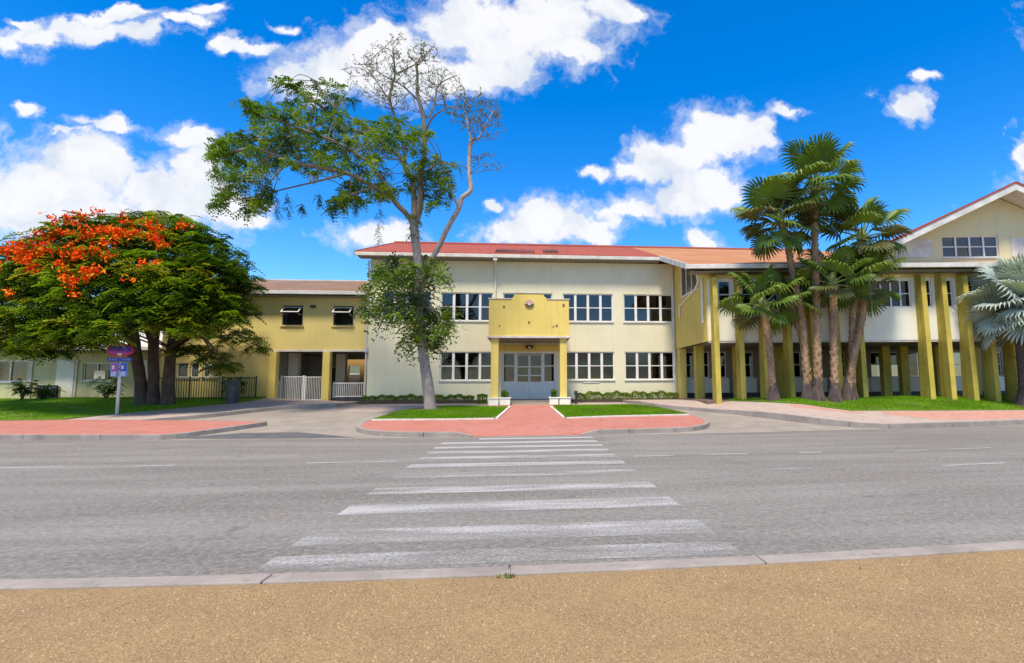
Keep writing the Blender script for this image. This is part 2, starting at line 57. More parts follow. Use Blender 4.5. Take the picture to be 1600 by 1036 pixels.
FLAME_PADS = [(-21.57, 22.97, 4.0), (-13.46, 22.44, 7.56), (-18.52, 21.43, 5.78), (-18.32, 23.17, 8.4), (-14.8, 22.91, 8.48), (-13.87, 21.37, 5.22), (-20.45, 22.37, 4.27), (-14.06, 22.4, 7.38), (-12.57, 22.92, 7.34), (-13.58, 21.23, 4.31), (-20.9, 22.62, 6.17), (-15.64, 21.2, 4.93), (-11.85, 22.46, 5.48), (-11.79, 22.39, 4.7), (-12.75, 22.03, 6.71), (-14.8, 20.43, 3.32), (-12.68, 22.29, 6.29), (-17.94, 21.91, 6.6), (-19.39, 22.21, 5.3), (-12.92, 20.79, 4.57), (-15.61, 21.52, 5.97), (-14.26, 20.5, 3.96), (-16.13, 20.82, 3.8), (-13.81, 20.75, 4.03), (-16.87, 21.26, 4.37), (-16.46, 21.76, 7.25), (-18.73, 21.4, 4.26), (-12.29, 22.26, 4.17), (-16.45, 21.31, 6.64), (-12.24, 22.14, 6.26), (-18.39, 21.6, 3.59), (-17.35, 21.31, 3.95), (-21.19, 22.86, 5.59), (-14.32, 21.56, 6.55), (-20.67, 22.77, 6.39), (-13.76, 21.89, 6.46), (-14.65, 21.2, 5.79), (-12.75, 22.76, 7.54), (-15.59, 20.47, 3.95), (-20.16, 22.86, 7.32), (-19.75, 21.97, 5.22), (-14.88, 20.39, 3.63), (-17.96, 23.16, 8.31), (-17.44, 21.76, 6.63), (-14.29, 21.16, 4.77), (-16.6, 20.78, 5.01), (-15.36, 21.19, 5.26), (-12.32, 21.69, 4.03), (-23.15, 24.12, 4.48), (-12.51, 21.18, 4.81), (-19.15, 22.09, 3.66), (-21.44, 22.85, 4.51), (-13.74, 21.59, 5.81), (-12.64, 20.91, 4.09), (-24.7, 25.4, 6.12), (-12.94, 21.29, 5.28), (-20.31, 22.86, 6.71), (-18.63, 21.93, 5.29), (-14.92, 21.94, 7.01), (-13.5, 21.67, 6.05), (-16.07, 21.08, 5.65), (-14.81, 21.03, 5.51), (-17.72, 21.27, 5.42), (-15.99, 21.07, 3.19), (-17.04, 21.91, 7.32), (-16.2, 22.6, 7.87), (-18.28, 21.54, 5.57), (-23.0, 24.04, 3.86), (-17.99, 21.87, 7.31), (-13.5, 21.16, 3.83), (-21.45, 23.01, 3.47), (-23.54, 24.49, 6.26), (-19.37, 22.03, 5.95), (-18.56, 21.97, 7.16), (-17.88, 21.62, 5.96), (-22.04, 23.52, 5.31), (-15.49, 22.66, 8.23), (-12.54, 21.66, 5.36), (-15.74, 21.59, 7.23), (-16.35, 20.89, 3.25), (-11.72, 22.83, 5.74), (-17.36, 22.71, 7.78), (-11.71, 23.24, 6.15), (-15.83, 22.02, 7.02), (-18.44, 21.79, 4.04), (-12.56, 21.34, 5.53), (-22.35, 23.72, 5.98), (-17.87, 21.34, 4.36), (-15.52, 22.05, 7.21), (-18.39, 21.67, 6.3), (-19.67, 21.94, 4.31), (-12.64, 21.52, 6.02), (-20.66, 22.64, 4.64), (-21.8, 23.38, 4.93), (-13.66, 22.58, 7.28), (-19.78, 22.2, 3.67), (-16.66, 20.86, 4.75), (-23.56, 24.31, 5.61), (-13.89, 21.04, 5.99), (-14.66, 21.56, 6.12), (-11.68, 22.1, 4.13), (-15.11, 20.89, 4.23), (-16.23, 21.17, 6.0), (-17.66, 22.23, 7.57), (-16.06, 21.26, 6.39), (-12.09, 21.99, 5.69), (-14.03, 20.67, 4.21), (-13.42, 21.87, 6.56), (-14.32, 22.07, 7.24), (-17.42, 23.05, 8.31), (-14.64, 20.7, 4.55), (-12.41, 22.06, 4.69), (-15.81, 21.4, 5.8), (-12.94, 21.31, 5.03), (-18.06, 21.25, 3.3), (-17.13, 21.35, 5.57), (-17.41, 21.26, 4.27), (-14.58, 22.8, 8.02), (-12.15, 22.27, 6.56), (-18.68, 23.09, 8.11), (-14.21, 20.98, 5.33), (-14.75, 23.39, 8.68), (-12.75, 22.08, 7.07), (-15.43, 20.66, 5.34), (-14.08, 22.56, 8.17), (-12.84, 21.81, 4.17), (-19.14, 21.96, 3.95), (-17.49, 21.16, 3.45), (-11.89, 22.09, 4.95), (-12.71, 22.78, 6.87), (-11.62, 22.53, 5.08), (-16.77, 20.77, 3.28), (-11.75, 21.79, 4.42), (-12.62, 22.02, 4.5), (-15.12, 21.54, 6.45), (-15.1, 21.84, 7.35), (-18.78, 22.4, 6.85), (-11.85, 22.39, 6.25), (-12.2, 21.76, 4.91), (-13.24, 22.2, 6.77), (-19.24, 21.9, 4.99), (-16.02, 20.69, 4.31), (-17.25, 21.05, 5.62), (-12.44, 21.64, 3.57), (-14.48, 20.88, 4.83), (-12.6, 21.15, 3.76), (-15.51, 22.12, 7.89), (-17.82, 21.61, 5.15), (-12.44, 23.33, 7.17), (-15.92, 21.45, 6.73), (-13.07, 21.56, 5.73), (-16.47, 20.93, 3.98), (-12.15, 21.87, 5.24), (-17.52, 21.83, 7.05), (-23.14, 24.16, 5.13), (-12.34, 22.85, 6.1), (-16.24, 21.07, 4.72), (-14.47, 21.91, 7.54), (-20.11, 22.16, 5.82), (-16.75, 22.71, 8.36), (-18.23, 21.27, 4.36), (-13.13, 22.7, 7.65), (-16.48, 21.09, 5.36), (-13.59, 20.71, 4.42), (-16.44, 20.72, 3.45), (-12.61, 21.91, 5.08), (-15.36, 20.76, 4.0), (-19.24, 22.42, 6.94), (-20.28, 22.56, 4.06), (-15.99, 20.95, 5.07), (-19.57, 22.51, 6.52), (-21.24, 23.13, 3.67), (-20.93, 22.79, 5.27), (-19.72, 22.36, 5.57), (-13.73, 21.66, 5.46), (-13.48, 20.77, 3.98), (-17.02, 21.16, 4.16), (-13.98, 23.24, 8.39), (-15.51, 20.95, 6.15), (-15.78, 23.63, 8.89), (-20.58, 22.79, 7.01), (-18.94, 22.98, 7.9), (-17.82, 21.42, 4.13), (-16.95, 20.88, 5.24), (-16.7, 21.25, 3.69), (-19.19, 21.67, 4.47), (-20.02, 22.37, 3.2), (-19.33, 22.95, 7.93), (-17.65, 21.69, 6.83), (-14.1, 22.05, 6.94), (-14.28, 21.18, 5.66), (-13.05, 20.85, 4.82), (-21.57, 23.0, 4.26), (-16.46, 20.91, 4.59), (-11.67, 23.43, 5.72), (-17.28, 22.14, 7.71), (-17.56, 21.63, 6.26), (-17.41, 21.4, 4.85), (-18.05, 21.15, 4.61), (-14.46, 20.79, 4.31), (-17.6, 21.09, 3.25), (-14.77, 21.59, 6.54), (-15.14, 22.73, 8.01), (-14.93, 21.35, 5.34), (-18.93, 21.69, 3.24), (-15.36, 21.0, 5.5), (-21.17, 23.07, 4.03), (-17.49, 21.11, 3.79), (-11.64, 23.09, 4.86), (-16.44, 20.94, 5.68), (-13.32, 21.25, 4.11), (-14.79, 20.71, 4.94), (-15.36, 20.39, 3.34), (-14.39, 22.34, 7.57), (-13.8, 23.25, 8.12), (-19.35, 21.96, 6.24), (-15.45, 20.64, 3.64), (-18.19, 21.87, 6.37), (-11.85, 22.85, 6.61), (-12.86, 20.96, 3.56), (-20.93, 22.88, 3.38), (-12.45, 22.04, 5.57), (-13.59, 20.88, 4.9), (-19.1, 22.23, 7.41), (-17.61, 21.59, 3.66), (-18.63, 21.63, 4.98), (-23.21, 24.24, 3.6), (-17.9, 21.34, 4.74), (-12.6, 21.76, 6.39), (-15.5, 21.34, 6.55), (-16.61, 22.31, 7.78), (-14.94, 20.67, 4.74), (-15.35, 22.34, 7.81), (-13.0, 20.99, 5.43), (-22.4, 23.57, 5.48), (-14.89, 21.03, 3.84), (-16.55, 21.5, 6.96), (-16.95, 21.47, 6.8), (-18.38, 21.96, 5.86), (-15.81, 21.03, 4.61), (-13.78, 20.82, 3.74), (-20.17, 22.45, 4.99), (-20.73, 22.6, 4.92), (-22.7, 23.97, 6.61), (-14.65, 20.86, 5.96), (-15.42, 20.7, 4.34), (-17.16, 21.22, 5.86), (-14.97, 21.36, 6.65), (-24.11, 24.96, 4.91), (-15.31, 21.08, 4.51), (-13.8, 21.15, 5.71), (-12.5, 21.19, 4.44), (-13.81, 21.4, 6.19), (-18.48, 22.24, 7.12), (-15.48, 21.91, 7.46), (-19.98, 22.07, 5.51), (-14.18, 20.89, 4.99), (-12.24, 22.02, 4.41), (-13.96, 22.76, 7.89), (-13.22, 21.88, 6.09), (-11.42, 22.44, 4.48), (-12.94, 21.77, 6.3), (-16.19, 23.31, 8.69), (-15.29, 21.15, 6.25), (-22.28, 23.71, 6.27), (-16.72, 23.32, 8.5), (-21.43, 22.86, 6.56), (-19.93, 22.71, 6.88), (-11.68, 22.34, 5.87), (-13.55, 21.01, 4.69), (-15.14, 26.18, 4.68), (-13.25, 25.06, 6.54), (-20.57, 23.89, 4.14), (-25.55, 27.03, 5.24), (-17.04, 25.2, 6.82), (-16.21, 22.95, 5.57), (-19.35, 25.46, 8.48), (-17.74, 22.47, 5.67), (-17.01, 25.22, 4.7), (-16.31, 23.3, 5.93), (-14.65, 25.86, 5.77), (-17.93, 22.66, 6.31), (-13.2, 24.55, 5.73), (-15.17, 27.26, 4.56), (-19.7, 22.77, 6.65), (-23.75, 26.86, 6.75), (-25.33, 27.03, 4.36), (-15.95, 25.38, 8.07), (-25.33, 26.25, 4.84), (-22.62, 26.7, 5.7), (-24.28, 25.58, 4.78), (-15.9, 24.95, 7.18), (-17.06, 25.66, 4.71), (-24.15, 25.54, 3.48), (-18.7, 26.81, 4.64), (-20.87, 24.38, 7.06), (-19.53, 24.88, 6.19), (-19.98, 22.7, 6.04), (-21.48, 25.84, 5.33), (-19.45, 23.7, 4.56), (-17.6, 23.37, 7.93), (-21.78, 27.29, 5.98), (-20.09, 25.37, 7.04), (-18.05, 26.73, 8.49), (-22.42, 25.36, 3.65), (-21.68, 26.71, 7.82), (-15.34, 25.95, 4.18), (-17.45, 25.52, 5.27), (-17.93, 22.57, 6.45), (-20.39, 26.7, 5.0), (-18.05, 27.28, 6.15), (-20.27, 24.17, 3.92), (-15.28, 24.48, 6.1), (-25.17, 26.47, 5.26), (-17.4, 22.92, 4.33), (-13.56, 23.31, 3.87), (-16.01, 23.7, 5.19), (-20.77, 26.27, 4.99), (-14.57, 26.57, 5.6), (-13.46, 22.96, 6.69), (-13.83, 25.74, 4.8), (-19.53, 24.71, 4.14), (-18.32, 24.72, 3.98), (-15.95, 22.87, 5.91), (-14.3, 22.63, 7.38), (-23.69, 26.83, 7.29), (-19.76, 24.01, 4.24), (-22.43, 26.81, 6.38), (-21.23, 26.78, 8.17), (-14.27, 23.21, 6.44), (-13.12, 22.68, 4.38), (-18.67, 23.9, 7.49), (-15.77, 24.97, 8.21), (-16.86, 23.67, 6.57), (-14.68, 25.58, 4.32), (-19.43, 26.66, 6.52), (-19.63, 23.14, 7.0), (-20.79, 24.33, 3.61), (-18.5, 23.21, 7.84), (-20.11, 25.03, 8.39), (-17.77, 22.36, 6.6), (-17.58, 23.33, 6.92), (-18.41, 22.64, 5.82), (-15.99, 25.56, 6.45), (-17.19, 23.24, 8.16), (-19.26, 22.47, 5.72), (-24.77, 26.91, 6.26), (-19.98, 23.02, 6.26), (-15.77, 24.17, 5.03), (-16.04, 25.46, 8.52), (-20.8, 24.4, 7.21), (-19.91, 27.02, 4.32), (-18.59, 22.61, 5.86), (-20.37, 23.59, 5.46), (-15.97, 22.86, 6.94), (-20.35, 23.73, 6.36), (-15.64, 25.26, 7.09), (-14.61, 26.25, 6.05), (-17.61, 24.44, 8.45), (-17.4, 24.97, 4.98), (-19.43, 22.68, 3.96), (-14.03, 26.48, 4.81), (-21.47, 24.14, 7.0), (-24.39, 25.82, 6.23), (-19.7, 24.23, 6.48), (-13.97, 26.28, 7.1), (-18.29, 25.91, 7.13), (-18.32, 24.92, 8.26), (-17.7, 27.12, 6.71), (-13.78, 23.64, 5.47), (-18.04, 23.27, 5.99), (-20.23, 24.57, 7.27), (-19.25, 26.17, 5.6), (-22.55, 23.85, 5.09), (-14.32, 24.97, 6.5), (-25.19, 26.64, 5.91), (-22.61, 23.67, 4.75), (-16.98, 25.54, 4.51), (-13.58, 22.52, 5.57), (-18.04, 25.07, 6.58), (-12.62, 23.27, 2.38), (-13.02, 23.62, 2.85), (-13.0, 23.24, 2.69), (-12.51, 23.41, 2.3), (-13.66, 24.15, 3.15), (-11.71, 24.19, 3.16), (-11.47, 23.37, 3.51), (-20.1, 23.0, 2.99), (-19.62, 24.16, 2.96), (-14.45, 23.96, 3.06), (-14.51, 24.49, 3.18), (-21.69, 24.24, 3.29), (-20.73, 24.26, 3.35), (-20.49, 24.59, 3.18), (-19.04, 24.03, 3.2), (-18.37, 23.78, 3.31), (-18.11, 24.08, 3.42), (-21.88, 23.66, 3.24), (-21.79, 24.6, 3.59), (-12.55, 24.45, 3.88), (-12.31, 23.27, 3.5)]
FLAME_FLOWERS = [(-20.11, 22.01, 6.14), (-19.76, 21.99, 6.83), (-19.38, 21.87, 6.88), (-19.57, 21.78, 6.28), (-19.09, 21.59, 6.29), (-18.48, 21.39, 6.35), (-18.09, 21.31, 6.46), (-18.83, 21.74, 7.0), (-18.78, 21.84, 7.26), (-17.95, 21.77, 7.46), (-17.46, 21.58, 7.29), (-18.01, 22.22, 8.06), (-17.58, 21.99, 7.84), (-16.86, 21.53, 7.34), (-16.64, 21.34, 7.09), (-16.33, 21.55, 7.43), (-16.03, 21.54, 7.44), (-17.27, 22.55, 8.47), (-16.63, 22.62, 8.57), (-16.11, 22.32, 8.3), (-15.47, 21.24, 7.06), (-15.67, 21.06, 6.78), (-15.46, 21.43, 7.32), (-14.84, 21.03, 6.74), (-15.33, 20.71, 6.21), (-16.68, 21.04, 6.56), (-16.51, 20.85, 6.23), (-17.0, 20.98, 6.32), (-16.12, 20.86, 6.38), (-15.97, 20.89, 6.47), (-17.08, 20.85, 5.93), (-16.75, 20.72, 5.79), (-15.83, 20.5, 5.63), (-16.15, 20.51, 5.51), (-15.41, 20.43, 5.58), (-15.71, 20.38, 5.3), (-16.34, 20.46, 5.17), (-16.16, 20.4, 5.09), (-15.0, 20.31, 5.32), (-15.52, 21.86, 7.83), (-14.83, 21.95, 7.9), (-14.08, 21.38, 7.13), (-13.76, 21.2, 6.81), (-12.63, 21.25, 6.32), (-14.04, 20.62, 5.95), (-13.64, 22.04, 7.82), (-14.33, 21.38, 7.17), (-16.45, 21.44, 7.27), (-16.05, 21.37, 7.21), (-15.78, 21.45, 7.34), (-16.47, 20.92, 6.39), (-16.24, 20.83, 6.28), (-15.62, 20.46, 5.58), (-15.95, 20.45, 5.43), (-16.42, 20.52, 5.35), (-17.79, 21.24, 6.5), (-19.07, 21.78, 6.94), (-18.49, 22.22, 7.97), (-20.15, 22.13, 6.75), (-21.26, 22.64, 6.47), (-22.25, 23.23, 6.2), (-19.04, 21.38, 4.9), (-15.24, 21.36, 7.23), (-20.22, 22.11, 6.49), (-19.94, 22.02, 6.63), (-18.99, 21.65, 6.63), (-18.42, 21.49, 6.7), (-18.1, 21.47, 6.85), (-19.1, 21.54, 6.0), (-18.47, 21.31, 6.06), (-17.99, 21.58, 7.13), (-18.53, 21.79, 7.28), (-17.57, 22.23, 8.13), (-16.56, 21.99, 7.95), (-20.93, 22.5, 6.75), (-20.15, 21.99, 5.79), (-18.02, 21.07, 5.72), (-14.95, 21.43, 7.3), (-14.94, 21.72, 7.64), (-14.47, 21.72, 7.6)]
FLAME_LIMBS = [(0.25, 0.15, [(-16.93, 25.3, 0.93), (-17.03, 25.3, 1.66), (-17.14, 25.1, 2.79), (-17.24, 24.9, 3.91), (-17.41, 24.5, 5.27), (-17.86, 24.1, 6.59), (-18.23, 23.8, 7.63)]), (0.24, 0.15, [(-16.45, 25.3, 0.9), (-16.52, 25.3, 1.95), (-16.62, 25.3, 3.38), (-16.72, 25.5, 4.85), (-16.75, 25.6, 6.35), (-16.72, 25.6, 7.85)]), (0.25, 0.15, [(-15.74, 25.1, 0.9), (-15.75, 25.1, 1.94), (-15.61, 24.9, 3.21), (-15.13, 24.5, 4.44), (-14.3, 24.1, 5.52), (-13.49, 23.7, 6.57)]), (0.18, 0.08, [(-17.22, 25.1, 3.22), (-17.73, 24.5, 4.43), (-18.45, 23.7, 5.13), (-19.25, 23.1, 5.82), (-20.52, 22.9, 6.02)]), (0.15, 0.06, [(-15.61, 24.9, 3.21), (-14.19, 24.3, 4.0), (-12.86, 23.7, 4.63), (-11.88, 23.5, 5.16)]), (0.15, 0.06, [(-16.62, 25.3, 3.38), (-18.1, 26.3, 5.25), (-19.49, 27.1, 6.92)]), (0.12, 0.05, [(-17.73, 24.5, 4.43), (-17.96, 23.5, 3.9), (-18.51, 22.7, 3.69), (-19.31, 22.3, 3.52)]), (0.13, 0.05, [(-15.61, 24.9, 3.21), (-13.85, 23.3, 3.76), (-12.76, 22.3, 3.41)])]

def build_world():
    w = bpy.data.worlds.new("World"); scene.world = w; w.use_nodes = True
    nt = w.node_tree; nt.nodes.clear()
    N = lambda t, **k: _nn(nt, t, **k)
    out = N('ShaderNodeOutputWorld'); bg = N('ShaderNodeBackground')
    bg.inputs['Strength'].default_value = SKY_STRENGTH
    nt.links.new(bg.outputs[0], out.inputs[0])
    sky = N('ShaderNodeTexSky'); sky.sky_type = 'NISHITA'; sky.sun_disc = False
    sky.sun_elevation = SUN_EL; sky.sun_rotation = SUN_AZ
    sky.air_density = 1.0; sky.dust_density = 0.15; sky.ozone_density = 4.0
    hsv = N('ShaderNodeHueSaturation'); hsv.inputs['Saturation'].default_value = 1.42; hsv.inputs['Hue'].default_value = .507; hsv.inputs['Value'].default_value = 1.0
    nt.links.new(sky.outputs[0], hsv.inputs['Color'])
    tc = N('ShaderNodeTexCoord')
    sep = N('ShaderNodeSeparateXYZ'); nt.links.new(tc.outputs['Generated'], sep.inputs[0])
    def M(op, a, b=None, c=None, clamp=False):
        m = N('ShaderNodeMath'); m.operation = op; m.use_clamp = clamp
        for i, v in enumerate((a, b, c)):
            if v is None: continue
            if isinstance(v, (int, float)): m.inputs[i].default_value = v
            else: nt.links.new(v, m.inputs[i])
        return m.outputs[0]
    def V(op, a, b=None):
        m = N('ShaderNodeVectorMath'); m.operation = op
        for i, v in enumerate((a, b)):
            if v is None: continue
            if isinstance(v, tuple): m.inputs[i].default_value = v
            else: nt.links.new(v, m.inputs[i])
        return m
    def noise(vec, s, det, rough=.55):
        n = N('ShaderNodeTexNoise'); n.inputs['Scale'].default_value = s; n.inputs['Detail'].default_value = det
        n.inputs['Roughness'].default_value = rough; nt.links.new(vec, n.inputs['Vector']); return n
    def sstep(v, a, b):
        m = N('ShaderNodeMapRange'); m.interpolation_type = 'SMOOTHSTEP'
        m.inputs['From Min'].default_value = a; m.inputs['From Max'].default_value = b
        nt.links.new(v, m.inputs['Value']); return m.outputs[0]
    X, Y, Z = sep.outputs
    ys = M('MAXIMUM', Y, 0.15)
    u = M('DIVIDE', X, ys); v = M('DIVIDE', Z, ys)
    comb = N('ShaderNodeCombineXYZ'); nt.links.new(u, comb.inputs[0]); nt.links.new(v, comb.inputs[1])
    p = comb.outputs[0]
    n1 = noise(p, 5.0, 3); n2 = noise(p, 16.0, 5, .6)
    w1 = V('MULTIPLY', V('SUBTRACT', n1.outputs['Color'], (.5, .5, .5)).outputs[0], (.16, .10, 0)).outputs[0]
    w2 = V('MULTIPLY', V('SUBTRACT', n2.outputs['Color'], (.5, .5, .5)).outputs[0], (.10, .07, 0)).outputs[0]
    pw = V('ADD', V('ADD', p, w1).outputs[0], w2).outputs[0]
    acc = None
    for (cx, cy, rx, ry) in CLOUDS:
        mp = N('ShaderNodeMapping'); mp.vector_type = 'TEXTURE'
        mp.inputs['Location'].default_value = (cx, cy, 0); mp.inputs['Scale'].default_value = (rx, ry, 1)
        nt.links.new(pw, mp.inputs['Vector'])
        d = M('SUBTRACT', 1.0, V('LENGTH', mp.outputs[0]).outputs['Value'])
        acc = d if acc is None else M('SMOOTH_MAX', acc, d, .25)
    f1 = noise(p, 11.0, 7, .62)
    dens_in = M('ADD', acc, M('MULTIPLY', M('SUBTRACT', f1.outputs[0], .5), 1.7))
    # unseen rest of the sky: broken cloud too, cover raised to whiten fill light
    zz = M('ADD', M('MAXIMUM', Z, 0.0), 0.22)
    c2 = N('ShaderNodeCombineXYZ'); nt.links.new(M('DIVIDE', X, zz), c2.inputs[0]); nt.links.new(M('DIVIDE', Y, zz), c2.inputs[1])
    g = noise(c2.outputs[0], 1.1, 8, .6)
    dens_out = M('MULTIPLY', M('SUBTRACT', g.outputs[0], .53), 5.0)
    inside = M('MULTIPLY', M('MULTIPLY', sstep(Y, .2, .4), sstep(M('ABSOLUTE', u), 1.55, 1.25)), sstep(v, .95, .78))
    mixd = N('ShaderNodeMix'); mixd.data_type = 'FLOAT'
    nt.links.new(inside, mixd.inputs[0]); nt.links.new(dens_out, mixd.inputs[2]); nt.links.new(dens_in, mixd.inputs[3])
    dens = mixd.outputs[0]
    fine = noise(pw, 26.0, 6, .65)
    fringe = M('MULTIPLY', sstep(M('ADD', dens, M('MULTIPLY', M('SUBTRACT', fine.outputs[0], .5), 1.6)), -.42, .38), .55)
    alpha = M('MAXIMUM', M('MULTIPLY', sstep(dens, -.04, .38), .97), fringe)
    # cloud body: bright where thick, grey-blue in the folds
    f2 = noise(pw, 9.0, 5, .55)
    lit = sstep(M('ADD', M('MULTIPLY', f2.outputs[0], 1.0), M('MULTIPLY', dens, .12)), .30, .66)
    ccol = N('ShaderNodeMix'); ccol.data_type = 'RGBA'
    nt.links.new(lit, ccol.inputs[0])
    ccol.inputs[6].default_value = (2.75, 3.05, 3.55, 1); ccol.inputs[7].default_value = (3.95, 3.95, 4.0, 1)
    mx = N('ShaderNodeMix'); mx.data_type = 'RGBA'
    nt.links.new(alpha, mx.inputs[0]); nt.links.new(hsv.outputs[0], mx.inputs[6]); nt.links.new(ccol.outputs[2], mx.inputs[7])
    nt.links.new(mx.outputs[2], bg.inputs['Color'])

def _nn(nt, t, **k):
    n = nt.nodes.new(t)
    for a, b in k.items(): setattr(n, a, b)
    return n
build_world()

# ------------------------------------------------------------------ helpers
WM = {}                                             # world matrix of each object built so far
def tag(o, label=None, cat=None, group=None, kind=None):
    if label: o['label'] = label
    if cat: o['category'] = cat
    if group: o['group'] = group
    if kind: o['kind'] = kind
    return o
def wmat(o): return WM[o.name]
def thing(name, loc, label, cat, group=None, rotz=0.0, kind=None):
    o = bpy.data.objects.new(name, None); COL.objects.link(o)
    o.empty_display_size = .3
    o.matrix_world = Matrix.Translation(loc) @ Matrix.Rotation(rotz, 4, 'Z')
    WM[o.name] = o.matrix_world.copy()
    return tag(o, label, cat, group, kind)

class MB:
    def __init__(s, M=None): s.v = []; s.f = []; s.M = M; s.mi = []; s.m = 0
    def add(s, vs, fs):
        n = len(s.v); s.v += [tuple(p) for p in vs]; s.f += [tuple(i+n for i in f) for f in fs]; s.mi += [s.m]*len(fs); return s
    def box(s, x0, x1, y0, y1, z0, z1):
        return s.add([(x0,y0,z0),(x1,y0,z0),(x1,y1,z0),(x0,y1,z0),(x0,y0,z1),(x1,y0,z1),(x1,y1,z1),(x0,y1,z1)],
            [(0,3,2,1),(4,5,6,7),(0,1,5,4),(1,2,6,5),(2,3,7,6),(3,0,4,7)])
    def hexa(s, p): return s.add(p, [(0,3,2,1),(4,5,6,7),(0,1,5,4),(1,2,6,5),(2,3,7,6),(3,0,4,7)])
    def prism(s, poly, y0, y1):                      # polygon in XZ (counter-clockwise seen from -Y) pushed along Y
        n = len(poly)
        return s.add([(x,y0,z) for x,z in poly]+[(x,y1,z) for x,z in poly],
            [tuple(range(n)), tuple(range(2*n-1, n-1, -1))]+[(i,(i+n),((i+1)%n)+n,(i+1)%n) for i in range(n)])
    def tube(s, pts, rad, seg=8, caps=True, jit=0, rng=None):
        pts = [Vector(p) for p in pts]; rings = []; ref = Vector((0,1,0.1)).normalized()
        for i, p in enumerate(pts):
            t = (pts[min(i+1,len(pts)-1)]-pts[max(i-1,0)])
            if t.length < 1e-6: t = Vector((0,0,1))
            t.normalize()
            a = ref - t*ref.dot(t)
            if a.length < .05: a = Vector((1,0,0)) - t*t.x
            a.normalize(); b = t.cross(a); ref = a
            r = rad[i] if not isinstance(rad,(int,float)) else rad
            ring = []
            for k in range(seg):
                an = 2*math.pi*k/seg; rr = r*(1+(rng.uniform(-jit,jit) if jit else 0))
                ring.append(p+a*math.cos(an)*rr+b*math.sin(an)*rr)
            rings.append(ring)
        vs = [v for r_ in rings for v in r_]; fs = []
        for i in range(len(rings)-1):
            for k in range(seg):
                k2 = (k+1)%seg; fs.append((i*seg+k, i*seg+k2, (i+1)*seg+k2, (i+1)*seg+k))
        if caps: fs += [tuple(range(seg-1,-1,-1)), tuple(range((len(rings)-1)*seg, len(rings)*seg))]
        return s.add(vs, fs)
    def mesh(s, name, inv=None):
        me = bpy.data.meshes.new(name)
        vs = s.v
        if s.M is not None or inv is not None:
            T = (inv if inv is not None else Matrix()) @ (s.M if s.M is not None else Matrix())
            A = np.array(T); a = np.array(vs, float).reshape(-1,3); vs = (a @ A[:3,:3].T + A[:3,3]).tolist()
        me.from_pydata(vs, [], s.f); me.update()
        return me
def obj(name, mb, mat, parent=None, smooth=False, bevel=0, label=None, cat=None, group=None, kind=None):
    inv = wmat(parent).inverted() if parent else None
    me = mb.mesh(name, inv)
    mats = mat if isinstance(mat, (list, tuple)) else [mat]
    for m in mats: me.materials.append(m)
    if len(mats) > 1: me.polygons.foreach_set('material_index', mb.mi)
    if smooth: me.polygons.foreach_set('use_smooth', [True]*len(me.polygons))
    o = bpy.data.objects.new(name, me); COL.objects.link(o)
    if parent: o.parent = parent; WM[o.name] = wmat(parent).copy()
    else: WM[o.name] = Matrix()
    if bevel:
        b = o.modifiers.new('bevel','BEVEL'); b.width = bevel; b.segments = 2; b.limit_method = 'ANGLE'
    return tag(o, label, cat, group, kind)
def piece(name, me, parent, M):
    """an object sharing a mesh, put at world matrix M under its parent"""
    o = bpy.data.objects.new(name, me); COL.objects.link(o)
    if parent:
        o.parent = parent; o.matrix_local = wmat(parent).inverted() @ M
    else: o.matrix_world = M
    WM[o.name] = M.copy()
    return o
def mesh_of(name, mb, mat):
    me = mb.mesh(name); me.materials.append(mat); return me
T = Matrix.Translation
def fast_mesh(name, V, F, mats, mi=None, smooth=False):
    """numpy arrays: V (n,3), F (m,4) quads"""
    me = bpy.data.meshes.new(name)
    V = np.asarray(V, np.float32); F = np.asarray(F, np.int32)
    me.vertices.add(len(V)); me.vertices.foreach_set('co', V.ravel())
    me.loops.add(F.size); me.loops.foreach_set('vertex_index', F.ravel())
    me.polygons.add(len(F)); k = F.shape[1]
    me.polygons.foreach_set('loop_start', np.arange(0, F.size, k, dtype=np.int32))
    for m in mats: me.materials.append(m)
    if mi is not None: me.polygons.foreach_set('material_index', np.asarray(mi, np.int32))
    me.update(calc_edges=True); me.validate()
    return me

# ------------------------------------------------------------------ materials
def new_mat(name):
    m = bpy.data.materials.new(name); m.use_nodes = True
    nt = m.node_tree; b = nt.nodes['Principled BSDF']
    return m, nt, b
def _pos(nt, scale=(1,1,1)):
    g = nt.nodes.new('ShaderNodeNewGeometry'); mp = nt.nodes.new('ShaderNodeMapping')
    mp.inputs['Scale'].default_value = scale; nt.links.new(g.outputs['Position'], mp.inputs['Vector']); return mp.outputs[0]
def _noise(nt, vec, s, d=4, r=.55):
    n = nt.nodes.new('ShaderNodeTexNoise'); n.inputs['Scale'].default_value = s; n.inputs['Detail'].default_value = d
    n.inputs['Roughness'].default_value = r; nt.links.new(vec, n.inputs['Vector']); return n.outputs[0]
def _ramp(nt, val, a, b, ca=0., cb=1.):
    m = nt.nodes.new('ShaderNodeMapRange'); m.inputs['From Min'].default_value = a; m.inputs['From Max'].default_value = b
    m.inputs['To Min'].default_value = ca; m.inputs['To Max'].default_value = cb
    nt.links.new(val, m.inputs['Value']); return m.outputs[0]
def _mix(nt, fac, a, b, mode='MIX'):
    m = nt.nodes.new('ShaderNodeMix'); m.data_type = 'RGBA'; m.blend_type = mode
    for i, v in ((0, fac), (6, a), (7, b)):
        if isinstance(v, (int, float)): m.inputs[i].default_value = v
        elif isinstance(v, tuple): m.inputs[i].default_value = (*v, 1) if len(v) == 3 else v
        else: nt.links.new(v, m.inputs[i])
    return m.outputs[2]
